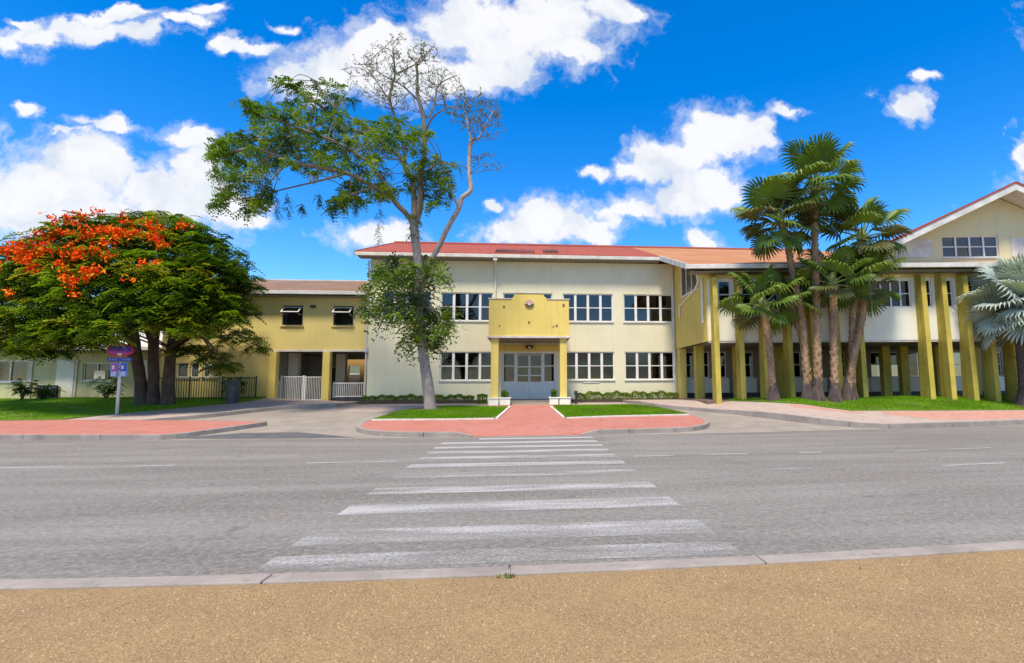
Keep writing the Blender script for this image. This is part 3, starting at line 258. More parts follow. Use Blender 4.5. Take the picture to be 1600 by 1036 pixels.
def _bump(nt, b, h, strength, dist=.01):
    n = nt.nodes.new('ShaderNodeBump'); n.inputs['Strength'].default_value = strength; n.inputs['Distance'].default_value = dist
    nt.links.new(h, n.inputs['Height']); nt.links.new(n.outputs[0], b.inputs['Normal'])
def _mul(nt, a, b):
    m = nt.nodes.new('ShaderNodeMath'); m.operation = 'MULTIPLY'
    for i, v in enumerate((a,b)):
        if isinstance(v,(int,float)): m.inputs[i].default_value = v
        else: nt.links.new(v, m.inputs[i])
    return m.outputs[0]

def simple(name, col, rough=.6, col2=None, scale=4, bump=0, metallic=0, spec=.5, bscale=60):
    m, nt, b = new_mat(name)
    b.inputs['Roughness'].default_value = rough; b.inputs['Metallic'].default_value = metallic
    b.inputs['Specular IOR Level'].default_value = spec
    p = _pos(nt)
    c2 = col2 or tuple(c*.78 for c in col)
    nt.links.new(_mix(nt, _ramp(nt, _noise(nt, p, scale, 5, .6), .35, .68), col, c2), b.inputs['Base Color'])
    if bump: _bump(nt, b, _noise(nt, p, bscale, 3), bump)
    return m
def stucco(name, col, stain, amount=.5, streak=.5, rough=.85):
    """painted render: blotchy fade, vertical rain streaks, fine tooth"""
    m, nt, b = new_mat(name)
    b.inputs['Roughness'].default_value = rough; b.inputs['Specular IOR Level'].default_value = .25
    p = _pos(nt)
    c = _mix(nt, _mul(nt, _ramp(nt, _noise(nt, p, .9, 6, .62), .40, .72), amount), col, stain)
    ps = _pos(nt, (5.5, 5.5, .28))
    st = _mul(nt, _ramp(nt, _noise(nt, ps, 1.0, 5, .65), .52, .78), streak)
    c = _mix(nt, st, c, tuple(v*.55 for v in stain))
    c = _mix(nt, _mul(nt, _ramp(nt, _noise(nt, p, 14, 4, .7), .60, .8), amount*.5), c, tuple(v*.6 for v in stain))
    nt.links.new(c, b.inputs['Base Color'])
    _bump(nt, b, _noise(nt, p, 45, 4), .25, .006)
    return m
def leaf_mat(name, col, col2, trans=.35, rough=.5):
    m, nt, b = new_mat(name)
    b.inputs['Roughness'].default_value = rough; b.inputs['Specular IOR Level'].default_value = .15
    p = _pos(nt)
    c = _mix(nt, _ramp(nt, _noise(nt, p, 1.7, 3, .6), .35, .65), col, col2)
    nt.links.new(c, b.inputs['Base Color'])
    t = nt.nodes.new('ShaderNodeBsdfTranslucent'); nt.links.new(_mix(nt, 1.0, c, (1.0, 1.15, .5), 'MULTIPLY'), t.inputs['Color'])
    ms = nt.nodes.new('ShaderNodeMixShader'); ms.inputs[0].default_value = trans
    o = nt.nodes['Material Output']
    nt.links.new(b.outputs[0], ms.inputs[1]); nt.links.new(t.outputs[0], ms.inputs[2]); nt.links.new(ms.outputs[0], o.inputs[0])
    return m
def glass_mat(name, tint, refl=.12, rough=.03):
    m, nt, b = new_mat(name); nt.nodes.remove(b)
    gl = nt.nodes.new('ShaderNodeBsdfGlossy'); gl.inputs['Roughness'].default_value = rough; gl.inputs['Color'].default_value = (.95,.93,.88,1)
    tr = nt.nodes.new('ShaderNodeBsdfTransparent'); tr.inputs['Color'].default_value = (*tint, 1)
    fr = nt.nodes.new('ShaderNodeFresnel'); fr.inputs['IOR'].default_value = 1.5
    ad = nt.nodes.new('ShaderNodeMath'); ad.operation = 'ADD'; ad.use_clamp = True; ad.inputs[1].default_value = refl
    nt.links.new(fr.outputs[0], ad.inputs[0])
    ms = nt.nodes.new('ShaderNodeMixShader'); nt.links.new(ad.outputs[0], ms.inputs[0])
    nt.links.new(tr.outputs[0], ms.inputs[1]); nt.links.new(gl.outputs[0], ms.inputs[2])
    nt.links.new(ms.outputs[0], nt.nodes['Material Output'].inputs[0])
    return m
def asphalt_mat():
    m, nt, b = new_mat('asphalt'); b.inputs['Roughness'].default_value = .95; b.inputs['Specular IOR Level'].default_value = .08
    p = _pos(nt); pl = _pos(nt, (.12, 1.0, 1.0))
    c = _mix(nt, _ramp(nt, _noise(nt, pl, 1.1, 5, .62), .36, .64), (.160,.147,.128), (.245,.227,.200))
    c = _mix(nt, _mul(nt, _ramp(nt, _noise(nt, p, .55, 5, .6), .46, .64), .45), c, (.190,.160,.145))
    c = _mix(nt, _mul(nt, _ramp(nt, _noise(nt, p, 13, 7, .9), .46, .62), .50), c, (.42,.39,.35))
    c = _mix(nt, _mul(nt, _ramp(nt, _noise(nt, p, 18, 7, .9), .50, .64), .62), c, (.055,.051,.047))
    c = _mix(nt, _mul(nt, _ramp(nt, _noise(nt, p, 1.4, 4, .6), .64, .72), .5), c, (.085,.08,.075))
    v = nt.nodes.new('ShaderNodeTexVoronoi'); v.feature = 'DISTANCE_TO_EDGE'; v.inputs['Scale'].default_value = .42
    wv = nt.nodes.new('ShaderNodeVectorMath'); wv.operation = 'ADD'
    nz = nt.nodes.new('ShaderNodeTexNoise'); nz.inputs['Scale'].default_value = 1.6; nz.inputs['Detail'].default_value = 6
    nt.links.new(p, nz.inputs['Vector']); nt.links.new(p, wv.inputs[0]); nt.links.new(nz.outputs['Color'], wv.inputs[1])
    nt.links.new(wv.outputs[0], v.inputs['Vector'])
    crack = _mul(nt, _ramp(nt, v.outputs['Distance'], .0, .006, 1, 0), _ramp(nt, _noise(nt, p, .4, 2), .52, .58))
    c = _mix(nt, _mul(nt, crack, .6), c, (.05,.05,.05))
    nt.links.new(c, b.inputs['Base Color'])
    _bump(nt, b, _noise(nt, p, 40, 5, .8), .6, .012)
    return m
def gravel_mat():
    m, nt, b = new_mat('tan_gravel'); b.inputs['Roughness'].default_value = .95; b.inputs['Specular IOR Level'].default_value = .2
    p = _pos(nt)
    c = _mix(nt, _ramp(nt, _noise(nt, p, 1.6, 7, .7), .38, .62), (.37,.245,.105), (.30,.195,.09))
    v = nt.nodes.new('ShaderNodeTexVoronoi'); v.inputs['Scale'].default_value = 120; nt.links.new(p, v.inputs['Vector'])
    hs = nt.nodes.new('ShaderNodeSeparateColor'); nt.links.new(v.outputs['Color'], hs.inputs[0])
    c = _mix(nt, _mul(nt, _ramp(nt, hs.outputs[0], .66, 1.0), .6), c, (.60,.44,.24))
    c = _mix(nt, _mul(nt, _ramp(nt, hs.outputs[1], .66, 1.0), .75), c, (.13,.085,.055))
    c = _mix(nt, _mul(nt, _ramp(nt, v.outputs['Distance'], .0, .5, 0, 1), .35), c, (.16,.10,.06))
    nt.links.new(c, b.inputs['Base Color'])
    _bump(nt, b, v.outputs['Distance'], -.7, .012)
    return m
def paver_mat(name, col, col2, mortar, bw=.2, bh=.1):
    m, nt, b = new_mat(name); b.inputs['Roughness'].default_value = .88; b.inputs['Specular IOR Level'].default_value = .25
    p = _pos(nt)
    br = nt.nodes.new('ShaderNodeTexBrick'); br.inputs['Scale'].default_value = 1.0
    br.inputs['Brick Width'].default_value = bw; br.inputs['Row Height'].default_value = bh; br.inputs['Mortar Size'].default_value = .006
    br.inputs['Color1'].default_value = (*col,1); br.inputs['Color2'].default_value = (*col2,1); br.inputs['Mortar'].default_value = (*mortar,1)
    nt.links.new(p, br.inputs['Vector'])
    c = _mix(nt, _mul(nt, _ramp(nt, _noise(nt, p, .8, 6, .65), .42, .70), .55), br.outputs['Color'], tuple(v*.9+.06 for v in col2))
    c = _mix(nt, _mul(nt, _ramp(nt, _noise(nt, p, 2.2, 6, .7), .50, .70), .5), c, tuple(v*.55 for v in col))
    nt.links.new(c, b.inputs['Base Color'])
    _bump(nt, b, br.outputs['Fac'], -.4, .004)
    return m
def paint_mat(name, wear, col=(.45,.43,.405)):
    """worn road paint: where it has worn off there is no paint and the road shows"""
    m, nt, b = new_mat(name); b.inputs['Roughness'].default_value = .85; b.inputs['Specular IOR Level'].default_value = .2
    p = _pos(nt); pl = _pos(nt, (.30, 1.5, 1))
    f = nt.nodes.new('ShaderNodeMath'); f.operation = 'ADD'
    nt.links.new(_mul(nt, _noise(nt, pl, 1.8, 5, .6), .5), f.inputs[0]); nt.links.new(_mul(nt, _noise(nt, p, 30, 5, .8), .5), f.inputs[1])
    cover = _ramp(nt, f.outputs[0], wear-.09, wear+.09, 0, 1)
    nt.links.new(_mix(nt, _ramp(nt, _noise(nt, p, 40, 4, .8), .40, .68), col, tuple(c*.72 for c in col)), b.inputs['Base Color'])
    _bump(nt, b, _noise(nt, p, 90, 3, .7), .4, .006)
    tr = nt.nodes.new('ShaderNodeBsdfTransparent'); ms = nt.nodes.new('ShaderNodeMixShader')
    nt.links.new(cover, ms.inputs[0]); nt.links.new(tr.outputs[0], ms.inputs[1]); nt.links.new(b.outputs[0], ms.inputs[2])
    nt.links.new(ms.outputs[0], nt.nodes['Material Output'].inputs[0])
    return m
def kerb_mat():
    m, nt, b = new_mat('kerb_concrete'); b.inputs['Roughness'].default_value = .9
    p = _pos(nt)
    c = _mix(nt, _ramp(nt, _noise(nt, p, 1.5, 6, .65), .35, .68), (.35,.30,.255), (.235,.20,.17))
    c = _mix(nt, _mul(nt, _ramp(nt, _noise(nt, p, 5, 5, .7), .56, .75), .7), c, (.10,.095,.085))
    nt.links.new(c, b.inputs['Base Color']); _bump(nt, b, _noise(nt, p, 60, 4), .35, .006)
    return m
def roof_mat(name, col, col2, rib=(1,0,0), pitch=.28):
    """sheet roofing with ribs running down the slope"""
    m, nt, b = new_mat(name); b.inputs['Roughness'].default_value = .85; b.inputs['Specular IOR Level'].default_value = .1
    p = _pos(nt)
    c = _mix(nt, _ramp(nt, _noise(nt, p, .5, 6, .65), .36, .68), col, col2)
    ps = _pos(nt, (4, .4, .4))
    c = _mix(nt, _mul(nt, _ramp(nt, _noise(nt, ps, 1, 5, .7), .52, .75), .5), c, tuple(v*.6 for v in col2))
    nt.links.new(c, b.inputs['Base Color'])
    wv = nt.nodes.new('ShaderNodeTexWave'); wv.inputs['Scale'].default_value = .314/pitch; nt.links.new(p, wv.inputs['Vector'])
    _bump(nt, b, wv.outputs['Fac'], .5, .03)
    return m

MAT = {}
def mats():
    m = MAT
    m['cream'] = stucco('cream_stucco', (.78,.725,.50), (.68,.63,.43), .75, .2)
    m['yellow'] = stucco('yellow_stucco', (.77,.59,.16), (.62,.47,.12), .7, .35)
    m['yellow_wing'] = stucco('yellow_render', (.70,.56,.20), (.60,.48,.17), .6, .12)
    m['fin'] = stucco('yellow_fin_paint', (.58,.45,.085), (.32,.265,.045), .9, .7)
    m['spandrel'] = stucco('white_spandrel', (.80,.77,.63), (.70,.67,.54), .5, .22)
    m['white'] = simple('white_paint', (.82,.80,.75), .45, (.72,.70,.65), 3)
    m['door'] = simple('white_door_paint', (.76,.75,.72), .4, (.68,.67,.65), 2)
    m['fascia'] = simple('pale_fascia', (.72,.69,.62), .5, (.52,.49,.43), 2)
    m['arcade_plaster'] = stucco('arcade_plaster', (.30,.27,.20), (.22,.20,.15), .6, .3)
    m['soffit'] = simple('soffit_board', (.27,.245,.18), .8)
    m['roof_red'] = roof_mat('red_roof', (.35,.085,.06), (.28,.08,.055))
    m['roof_orange'] = roof_mat('faded_orange_roof', (.45,.225,.11), (.38,.16,.075))
    m['roof_brown'] = roof_mat('brown_roof', (.20,.125,.085), (.27,.17,.12))
    m['interior'] = simple('interior_plaster', (.42,.40,.36), .8)
    m['floor'] = simple('interior_floor', (.22,.18,.14), .6)
    m['blind'] = simple('blind_fabric', (.58,.52,.42), .8, (.48,.43,.35), 6)
    m['glass'] = glass_mat('window_glass', (.40,.39,.37), .0)
    m['glass_up'] = glass_mat('tinted_window_glass', (.46,.45,.46), .025)
    m['dark_metal'] = simple('black_iron', (.03,.03,.03), .5)
    m['bin'] = simple('grey_green_metal', (.07,.09,.09), .45, (.04,.05,.05), 5)
    m['asphalt'] = asphalt_mat(); m['gravel'] = gravel_mat(); m['kerb'] = kerb_mat()
    m['new_asphalt'] = simple('fresh_asphalt', (.11,.108,.11), .9, (.08,.078,.08), 3, .4)
    m['red_paver'] = paver_mat('red_pavers', (.49,.18,.13), (.42,.15,.11), (.36,.175,.13))
    m['pink_paver'] = paver_mat('pale_pink_pavers', (.46,.36,.30), (.41,.31,.255), (.33,.27,.23))
    m['faded_paver'] = paver_mat('faded_red_pavers', (.52,.27,.21), (.48,.23,.17), (.40,.24,.19))
    m['concrete'] = simple('worn_concrete', (.32,.27,.22), .9, (.235,.20,.165), 1.2, .3)
    m['edging'] = simple('pale_edging', (.66,.60,.53), .85, (.52,.46,.40), 3, .2)
    m['soil'] = simple('dark_soil', (.10,.07,.045), .95, (.06,.045,.03), 6, .5, bscale=25)
    m['lawn'] = simple('lawn_turf', (.12,.235,.006), .95, (.15,.19,.02), 2.5, .6, bscale=40)
    m['ground'] = simple('dry_ground', (.32,.24,.15), .95, (.26,.21,.12), .3)
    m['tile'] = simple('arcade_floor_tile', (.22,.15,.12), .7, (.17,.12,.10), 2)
    m['grass_a'] = leaf_mat('grass_blade', (.13,.29,.004), (.17,.34,.006), .35)
    m['bark_pale'] = bark('pale_bark', (.40,.34,.29), (.20,.165,.14))
    m['bark_dark'] = bark('dark_bark', (.13,.10,.08), (.07,.055,.045))
    m['palm_bark'] = bark('palm_bark', (.44,.285,.165), (.22,.14,.085))
    m['palm_root'] = bark('palm_root_mat', (.13,.095,.085), (.07,.05,.05))
def bark(name, a, b_):
    m, nt, b = new_mat(name); b.inputs['Roughness'].default_value = .95; b.inputs['Specular IOR Level'].default_value = .15
    p = _pos(nt); ps = _pos(nt, (1,1,.3))
    c = _mix(nt, _ramp(nt, _noise(nt, ps, 9, 6, .7), .36, .66), a, b_)
    c = _mix(nt, _mul(nt, _ramp(nt, _noise(nt, p, 3, 4, .6), .50, .7), .5), c, tuple(min(1,v*1.35) for v in a))
    nt.links.new(c, b.inputs['Base Color']); _bump(nt, b, _noise(nt, ps, 14, 5, .7), .7, .03)
    return m
mats()

# ------------------------------------------------------------------ terrain
def yfar(X):
    a = abs(X); return 15.8+.006*a*a if a < 16 else 17.336+.19*(a-16)
def ynear(X):
    a = abs(X); return 4.58+.008*a*a if a < 6 else 4.868+.10*(a-6)
def clamp(v, a=0., b=1.): return max(a, min(b, v))
def sstep(a, b, v):
    t = clamp((v-a)/(b-a)); return t*t*(3-2*t)
def slab_h(X, Y):
    t = max(Y-yfar(X), 0); k = sstep(7.5, 11.5, X)
    top = .75+.2*clamp((-X-9)/4)+.10*k
    return min(.14+(.0744+.0956*k)*t, top)
def drive_h(X, Y):
    t = max(Y-yfar(X), 0); return min(.012+.0744*t, .63)
def island_h(X, Y):
    h = slab_h(X, Y); k = sstep(2.1, 1.5, abs(X-.05))*sstep(17.4, 15.9, Y)
    return h*(1-k)+(drive_h(X, Y)+.012)*k

def sheet(name, poly, hf, mat, off=0., skirt=.25, grid=1.0, parent=None, kind='structure', bottom=None):
    """a polygon draped over the terrain, with a skirt down its edge"""
    bm = bmesh.new(); vs = [bm.verts.new((x,y,0)) for x,y in poly]; bm.faces.new(vs)
    bmesh.ops.triangulate(bm, faces=bm.faces[:])
    xs = [p[0] for p in poly]; ys = [p[1] for p in poly]
    for ax, lo, hi in ((0, min(xs), max(xs)), (1, min(ys), max(ys))):
        c = math.floor(lo/grid)*grid+grid
        while c < hi:
            co = [0,0,0]; no = [0,0,0]; co[ax] = c; no[ax] = 1
            bmesh.ops.bisect_plane(bm, geom=bm.verts[:]+bm.edges[:]+bm.faces[:], plane_co=co, plane_no=no)
            c += grid
    bmesh.ops.recalc_face_normals(bm, faces=bm.faces[:])
    for f in bm.faces:
        if f.normal.z < 0: f.normal_flip()
    for v in bm.verts: v.co.z = hf(v.co.x, v.co.y)+off
    if skirt:
        be = [e for e in bm.edges if e.is_boundary]
        r = bmesh.ops.extrude_edge_only(bm, edges=be)
        for v in [g for g in r['geom'] if isinstance(g, bmesh.types.BMVert)]: v.co.z -= skirt
    me = bpy.data.meshes.new(name); bm.to_mesh(me); bm.free(); me.materials.append(mat)
    o = bpy.data.objects.new(name, me); COL.objects.link(o); WM[o.name] = Matrix()
    if parent: o.parent = parent; o.matrix_local = wmat(parent).inverted(); 
    if kind: o['kind'] = kind
    return o
def resample(line, step):
    pts = [Vector(p) for p in line]; out = [pts[0]]; 
    for a, b in zip(pts, pts[1:]):
        n = max(1, round((b-a).length/step))
        for i in range(1, n+1): out.append(a.lerp(b, i/n))
    return out
def smooth_line(line, it=2):
    pts = [Vector(p) for p in line]
    for _ in range(it):
        q = [pts[0]]
        for a, b in zip(pts, pts[1:]): q += [a.lerp(b,.25), a.lerp(b,.75)]
        q.append(pts[-1]); pts = q
    return pts
def kerb_run(parent, line, width, top, bottom, mat, stone=1.8, name='kerb_stone', gap=.012):
    """kerb stones laid along a plan line; top / bottom are height functions"""
    pts = resample(line, .22); cum = [0]
    for a, b in zip(pts, pts[1:]): cum.append(cum[-1]+(b-a).length)
    total = cum[-1]; n = max(1, round(total/stone))
    def at(s):
        s = clamp(s, 0, total)
        for i in range(len(pts)-1):
            if s <= cum[i+1] or i == len(pts)-2:
                return pts[i].lerp(pts[i+1], (s-cum[i])/max(1e-6, cum[i+1]-cum[i]))
    for k in range(n):
        s0, s1 = total*k/n+gap/2, total*(k+1)/n-gap/2
        m = max(2, int((s1-s0)/.3)+1); L, Rr = [], []
        for i in range(m+1):
            s = s0+(s1-s0)*i/m; p = at(s); d = (at(s+.05)-at(s-.05)).normalized(); nrm = Vector((-d.y, d.x))
            L.append(p+nrm*width/2); Rr.append(p-nrm*width/2)
        mb = MB(); vs = []
        for i in range(m+1):
            for q in (L[i], Rr[i]):
                c = (L[i]+Rr[i])/2
                vs += [(q.x, q.y, bottom(c.x, c.y)), (q.x, q.y, top(c.x, c.y))]
        fs = []
        for i in range(m):
            a = i*4; b = a+4
            fs += [(a+1,b+1,b+3,a+3),(a,b,b+1,a+1),(a+2,a+3,b+3,b+2),(a,a+2,b+2,b)]
        fs += [(0,1,3,2),(m*4,m*4+2,m*4+3,m*4+1)]
        mb.add(vs, fs); obj(name, mb, mat, parent, bevel=.012)

def build_ground():
    m = MAT
    mb = MB(); mb.add([(-1500,-1500,-.12),(1500,-1500,-.12),(1500,1500,-.12),(-1500,1500,-.12)], [(0,1,2,3)])
    obj('ground', mb, m['ground'], kind='structure')
    # carriageway
    xs = [x for x in np.arange(-80, 80.01, 1.0)]
    mb = MB(); vs = []; 
    for x in xs: vs += [(x, ynear(x)-.02, 0.), (x, ynear(x)*.5+yfar(x)*.5, .0), (x, yfar(x)+.12, 0.)]
    fs = []
    for i in range(len(xs)-1):
        a = i*3; b = a+3; fs += [(a,b,b+1,a+1),(a+1,b+1,b+2,a+2)]
    mb.add(vs, fs); road = obj('road', mb, m['asphalt'], kind='structure')
    # near side: flush concrete gutter strip, then the tan gravel verge
    mb = MB(); vs = []
    for x in xs: vs += [(x, -60, .0), (x, -8, 0.), (x, ynear(x)-.188, .0)]
    mb.add(vs, fs); verge = obj('verge', mb, m['gravel'], kind='structure')
    line = [(x, ynear(x)-.097) for x in np.arange(-14, 14.01, .5)]
    kerb_run(verge, line, .19, lambda x,y: .018, lambda x,y: -.08, m['kerb'], stone=4.2)
    # crossing and lane lines, each stripe a marking of the road
    wears = {}
    def pm(w):
        if w not in wears: wears[w] = paint_mat('road_paint_%d' % int(w*100), w)
        return wears[w]
    def stripe(x0, x1, y, th, wear, name='crosswalk_stripe', slant=0.0):
        mb = MB(); n = 10; vs = []; rg = random.Random(int(abs(x0*31+y*77)))
        for i in range(n+1):
            t = i/n; x = x0+(x1-x0)*t; yy = y+slant*t
            vs += [(x, yy-th/2+rg.uniform(-.012,.012), .004), (x, yy+th/2+rg.uniform(-.012,.012), .004)]
        mb.add(vs, [(2*i,2*i+2,2*i+3,2*i+1) for i in range(n)]); obj(name, mb, pm(wear), road)
    for y, wear, th in ((15.35,.38,.35),(14.35,.40,.38),(13.35,.40,.38),(12.4,.44,.40),(11.42,.455,.42),(10.4,.45,.45),(9.28,.515,.46),(8.0,.48,.48),(6.86,.46,.54),(5.66,.505,.54),(4.90,.525,.38)):
        stripe(-2.2 if y < 15 else -1.3, 1.92, y, th, wear)
    for x0, x1, y, s in ((-10.6,-8.8,11.2,0),(-7.5,-6.75,11.12,0),(-4.3,-2.6,11.08,.03),(2.25,3.1,11.2,0),(3.75,4.8,11.28,0),(6.0,6.5,11.3,0),(8.2,10.8,11.25,.3),(13.6,16.0,11.9,.35),(4.2,5.05,9.2,0),(7.55,9.0,9.15,.2),(12,14.3,9.6,.2),(-16,-13.5,11.9,-.3)):
        stripe(x0, x1, y, .11, .44, 'lane_dash', s)
    # forecourt drive
    poly = [(x, yfar(x)+.0) for x in np.arange(-44, 44.01, 1.)]+[(44,29),(-44,29)]
    sheet('driveway', poly, drive_h, m['concrete'], 0, .2)
    sheet('driveway_court', [(-7.6,22.5),(-5.2,22.2),(-3.4,22.75),(4.8,22.75),(6.6,22.1),(5.2,24.6),(3.0,26.6),(-7.4,26.8)], drive_h, m['pink_paver'], .004, 0)
    sheet('driveway_patch', [(-10.4,16.62),(-8.7,17.35),(-7.0,17.3),(-4.9,16.1),(-6.5,16.15),(-8.5,16.33)], drive_h, m['new_asphalt'], .004, 0)
    # pavement on the left
    kl = [(x, yfar(x)+.12) for x in np.arange(-44, -10.2, .8)]+[(-10.05,16.75),(-9.6,17.35),(-9.1,18.2),(-8.7,18.95)]
    red = sheet('sidewalk', kl+[(-10.7,19.45),(-13.44,20.02),(-16.3,20.62),(-18.65,20.82),(-44,25.6)], slab_h, m['red_paver'], 0, .3)
    kerb_run(red, [(x,y-.06) for x,y in kl[28:]], .16, lambda x,y: slab_h(x,y)+.012, lambda x,y: -.05, m['kerb'], 2.4)
    path_l = [(-16.3,20.66),(-13.44,20.06),(-11.64,21.74),(-10.77,23.2),(-9.62,24.1),(-8.3,24.5),(-8.25,27.9),(-13,28.2),(-12.7,26.3),(-13.4,25),(-14.8,22.9),(-15.67,22.1)]
    pth = sheet('path', path_l, slab_h, m['pink_paver'], .004, .3)
    kerb_run(pth, smooth_line([(-13.3,20.1),(-11.64,21.70),(-10.77,23.15),(-9.62,24.05),(-8.3,24.45)],2), .15, lambda x,y: slab_h(x,y)+.014, lambda x,y: -.05, m['kerb'], 1.8)
    lawn_l = [(-44,25.7),(-18.65,20.9),(-16.35,20.70),(-15.7,22.12),(-14.83,22.95),(-13.45,25.05),(-12.75,26.3),(-13.05,28.3),(-18,28.6),(-18,30.2),(-44,31)]
    sheet('lawn', lawn_l, slab_h, m['lawn'], .035, .2)
    # island with its two lawns
    isl = [(-5.26,17.5),(-4.98,16.95),(-4.37,16.42),(-3.39,16.12),(-2.27,16.02),(-1.48,15.92),(1.56,15.92),(2.2,16.05),(4.72,16.28),(5.45,16.6),(6.0,17.3),(6.28,18.2),(6.2,19.2),(5.6,21.3),(4.65,22.5),(1.57,22.62),(1.1,23.0),(-.6,23.0),(-.75,22.62),(-3.45,22.6),(-4.65,21.95),(-5.05,20.3),(-5.38,18.8)]
    il = sheet('traffic_island', isl, island_h, m['red_paver'], .002, .3, .5)
    front = smooth_line([(-5.0,20.2),(-5.38,18.8),(-5.30,17.5),(-4.98,16.9),(-4.37,16.37),(-3.39,16.07),(-2.27,15.97),(-1.55,15.90)],2)
    kerb_run(il, front, .15, lambda x,y: island_h(x,y)+.014, lambda x,y: -.05, m['kerb'], 1.5)
    kerb_run(il, smooth_line([(1.65,15.90),(2.2,16.0),(4.72,16.23),(5.5,16.55),(6.05,17.28),(6.3,18.2),(6.24,19.2),(5.6,21.3)],2), .15, lambda x,y: island_h(x,y)+.014, lambda x,y: -.05, m['kerb'], 1.5)
    LL = [(-5.22,18.82),(-4.92,20.24),(-4.55,21.76),(-3.45,22.4),(-.72,22.1),(-1.08,18.70),(-2.65,18.66)]
    LR = [(1.12,22.0),(1.57,22.35),(4.58,22.36),(5.44,21.3),(6.0,19.3),(3.18,19.0),(1.36,18.66)]
    sheet('lawn', LL, slab_h, m['lawn'], .035, .1, .5)
    sheet('lawn', LR, slab_h, m['lawn'], .035, .1, .5)
    sheet('tree_pit', [(-3.72+.75*math.cos(a)*(1+.2*math.sin(3*a)), 21.4+.6*math.sin(a)*(1+.15*math.cos(2*a))) for a in np.linspace(0,2*math.pi,20)[:-1]], slab_h, m['soil'], .06, .1, .5)
    e = lambda x,y: slab_h(x,y)+.05
    b0 = lambda x,y: slab_h(x,y)-.05
    kerb_run(il, [(-5.2,18.74),(-2.65,18.58),(-1.06,18.60)], .10, e, b0, m['edging'], 1.4, 'edging_stone')
    kerb_run(il, [(-1.0,18.66),(-.64,22.2)], .10, e, b0, m['edging'], 1.2, 'edging_stone')
    kerb_run(il, [(1.40,18.56),(3.18,18.9),(6.0,19.2)], .10, e, b0, m['edging'], 1.4, 'edging_stone')
    kerb_run(il, [(1.34,18.7),(1.04,22.1)], .10, e, b0, m['edging'], 1.2, 'edging_stone')
    # right-hand pavement, arcade floor and lawn
    kr = [(4.9,25.2),(5.5,23.4),(6.2,22.2),(7.35,21.35),(8.58,19.94),(9.49,18.4),(10.27,17.4),(11.2,16.85)]
    kr2 = smooth_line(kr, 2)+[Vector((x, yfar(x)+.12)) for x in np.arange(12, 44.1, 1.)]
    right = [tuple(p) for p in kr2]+[(44,25.0),(26,20.85),(20,19.66),(15.4,19.06),(12.05,18.76),(11.36,19.26),(10.86,19.92),(9.87,20.92),(9.32,21.82),(8.9,22.5),(8.3,22.7),(8.3,26.6),(4.9,26.6)]
    rw = sheet('sidewalk', right, slab_h, m['pink_paver'], 0, .3)
    sheet('sidewalk_band', [(13.0,18.3),(14.5,yfar(14.5)+.45)]+[(x, yfar(x)+.3) for x in range(16,45,2)]+[(44,24.9),(26,20.75),(20,19.58),(15.4,18.98),(13.2,18.78)], slab_h, m['faded_paver'], .004, 0)
    sheet('sidewalk_band', [(10.3,19.6),(11.0,18.9),(12.0,18.4),(12.6,18.5),(12.0,18.72),(11.3,19.2),(10.8,19.85),(10.4,20.2)], slab_h, m['faded_paver'], .004, 0)
    kerb_run(rw, kr2[:50], .15, lambda x,y: slab_h(x,y)+.014, lambda x,y: -.05, m['kerb'], 2.0)
    kerb_run(rw, [(x, yfar(x)+.07) for x in np.arange(12, 26, .8)], .15, lambda x,y: slab_h(x,y)+.014, lambda x,y: -.05, m['kerb'], 2.4)
    LRR = [(8.9,22.54),(9.35,21.86),(9.9,20.95),(10.9,19.95),(11.4,19.3),(12.05,18.8),(15.4,19.1),(20,19.7),(26,20.9),(44,25.04),(44,29),(28,27),(24,23),(9.0,23.2)]
    sheet('lawn', LRR, slab_h, m['lawn'], .035, .2, .5)
    mb = MB(); mb.box(7.9,44,22.6,34,.3,.80); obj('arcade_floor', mb, m['tile'], kind='structure')
    sheet('planting_bed', [(-8.1,26.9),(-2.0,26.9),(-2.0,28),(-8.1,28)], slab_h, m['soil'], .03, .3)
    sheet('planting_bed', [(2.4,26.9),(8.0,26.9),(8.0,28),(2.4,28)], slab_h, m['soil'], .03, .3)
    return LL, LR, LRR, lawn_l
LAWNS = build_ground()

# ------------------------------------------------------------------ building helpers
def wall_holes(mb, x0, x1, z0, z1, y0, y1, holes):
    """a wall slab in XZ between y0 (front) and y1 with rectangular openings that have real reveals"""
    xs = sorted({x0, x1, *[h[0] for h in holes], *[h[1] for h in holes]}); zs = sorted({z0, z1, *[h[2] for h in holes], *[h[3] for h in holes]})
    xs = [x for x in xs if x0 <= x <= x1]; zs = [z for z in zs if z0 <= z <= z1]
    nx, nz = len(xs)-1, len(zs)-1
    solid = [[not any(h[0]-1e-6 <= (xs[i]+xs[i+1])/2 <= h[1] and h[2] <= (zs[k]+zs[k+1])/2 <= h[3] for h in holes) for k in range(nz)] for i in range(nx)]
    S = lambda i,k: 0 <= i < nx and 0 <= k < nz and solid[i][k]
    for i in range(nx):
        for k in range(nz):
            if not S(i,k): continue
            a, b, c, d = xs[i], xs[i+1], zs[k], zs[k+1]
            mb.add([(a,y0,c),(b,y0,c),(b,y0,d),(a,y0,d)], [(0,1,2,3)]); mb.add([(a,y1,c),(b,y1,c),(b,y1,d),(a,y1,d)], [(3,2,1,0)])
            if not S(i-1,k): mb.add([(a,y0,c),(a,y1,c),(a,y1,d),(a,y0,d)], [(3,2,1,0)])
            if not S(i+1,k): mb.add([(b,y0,c),(b,y1,c),(b,y1,d),(b,y0,d)], [(0,1,2,3)])
            if not S(i,k-1): mb.add([(a,y0,c),(b,y0,c),(b,y1,c),(a,y1,c)], [(3,2,1,0)])
            if not S(i,k+1): mb.add([(a,y0,d),(b,y0,d),(b,y1,d),(a,y1,d)], [(0,1,2,3)])
    return mb
BLIND_RNG = random.Random(11)
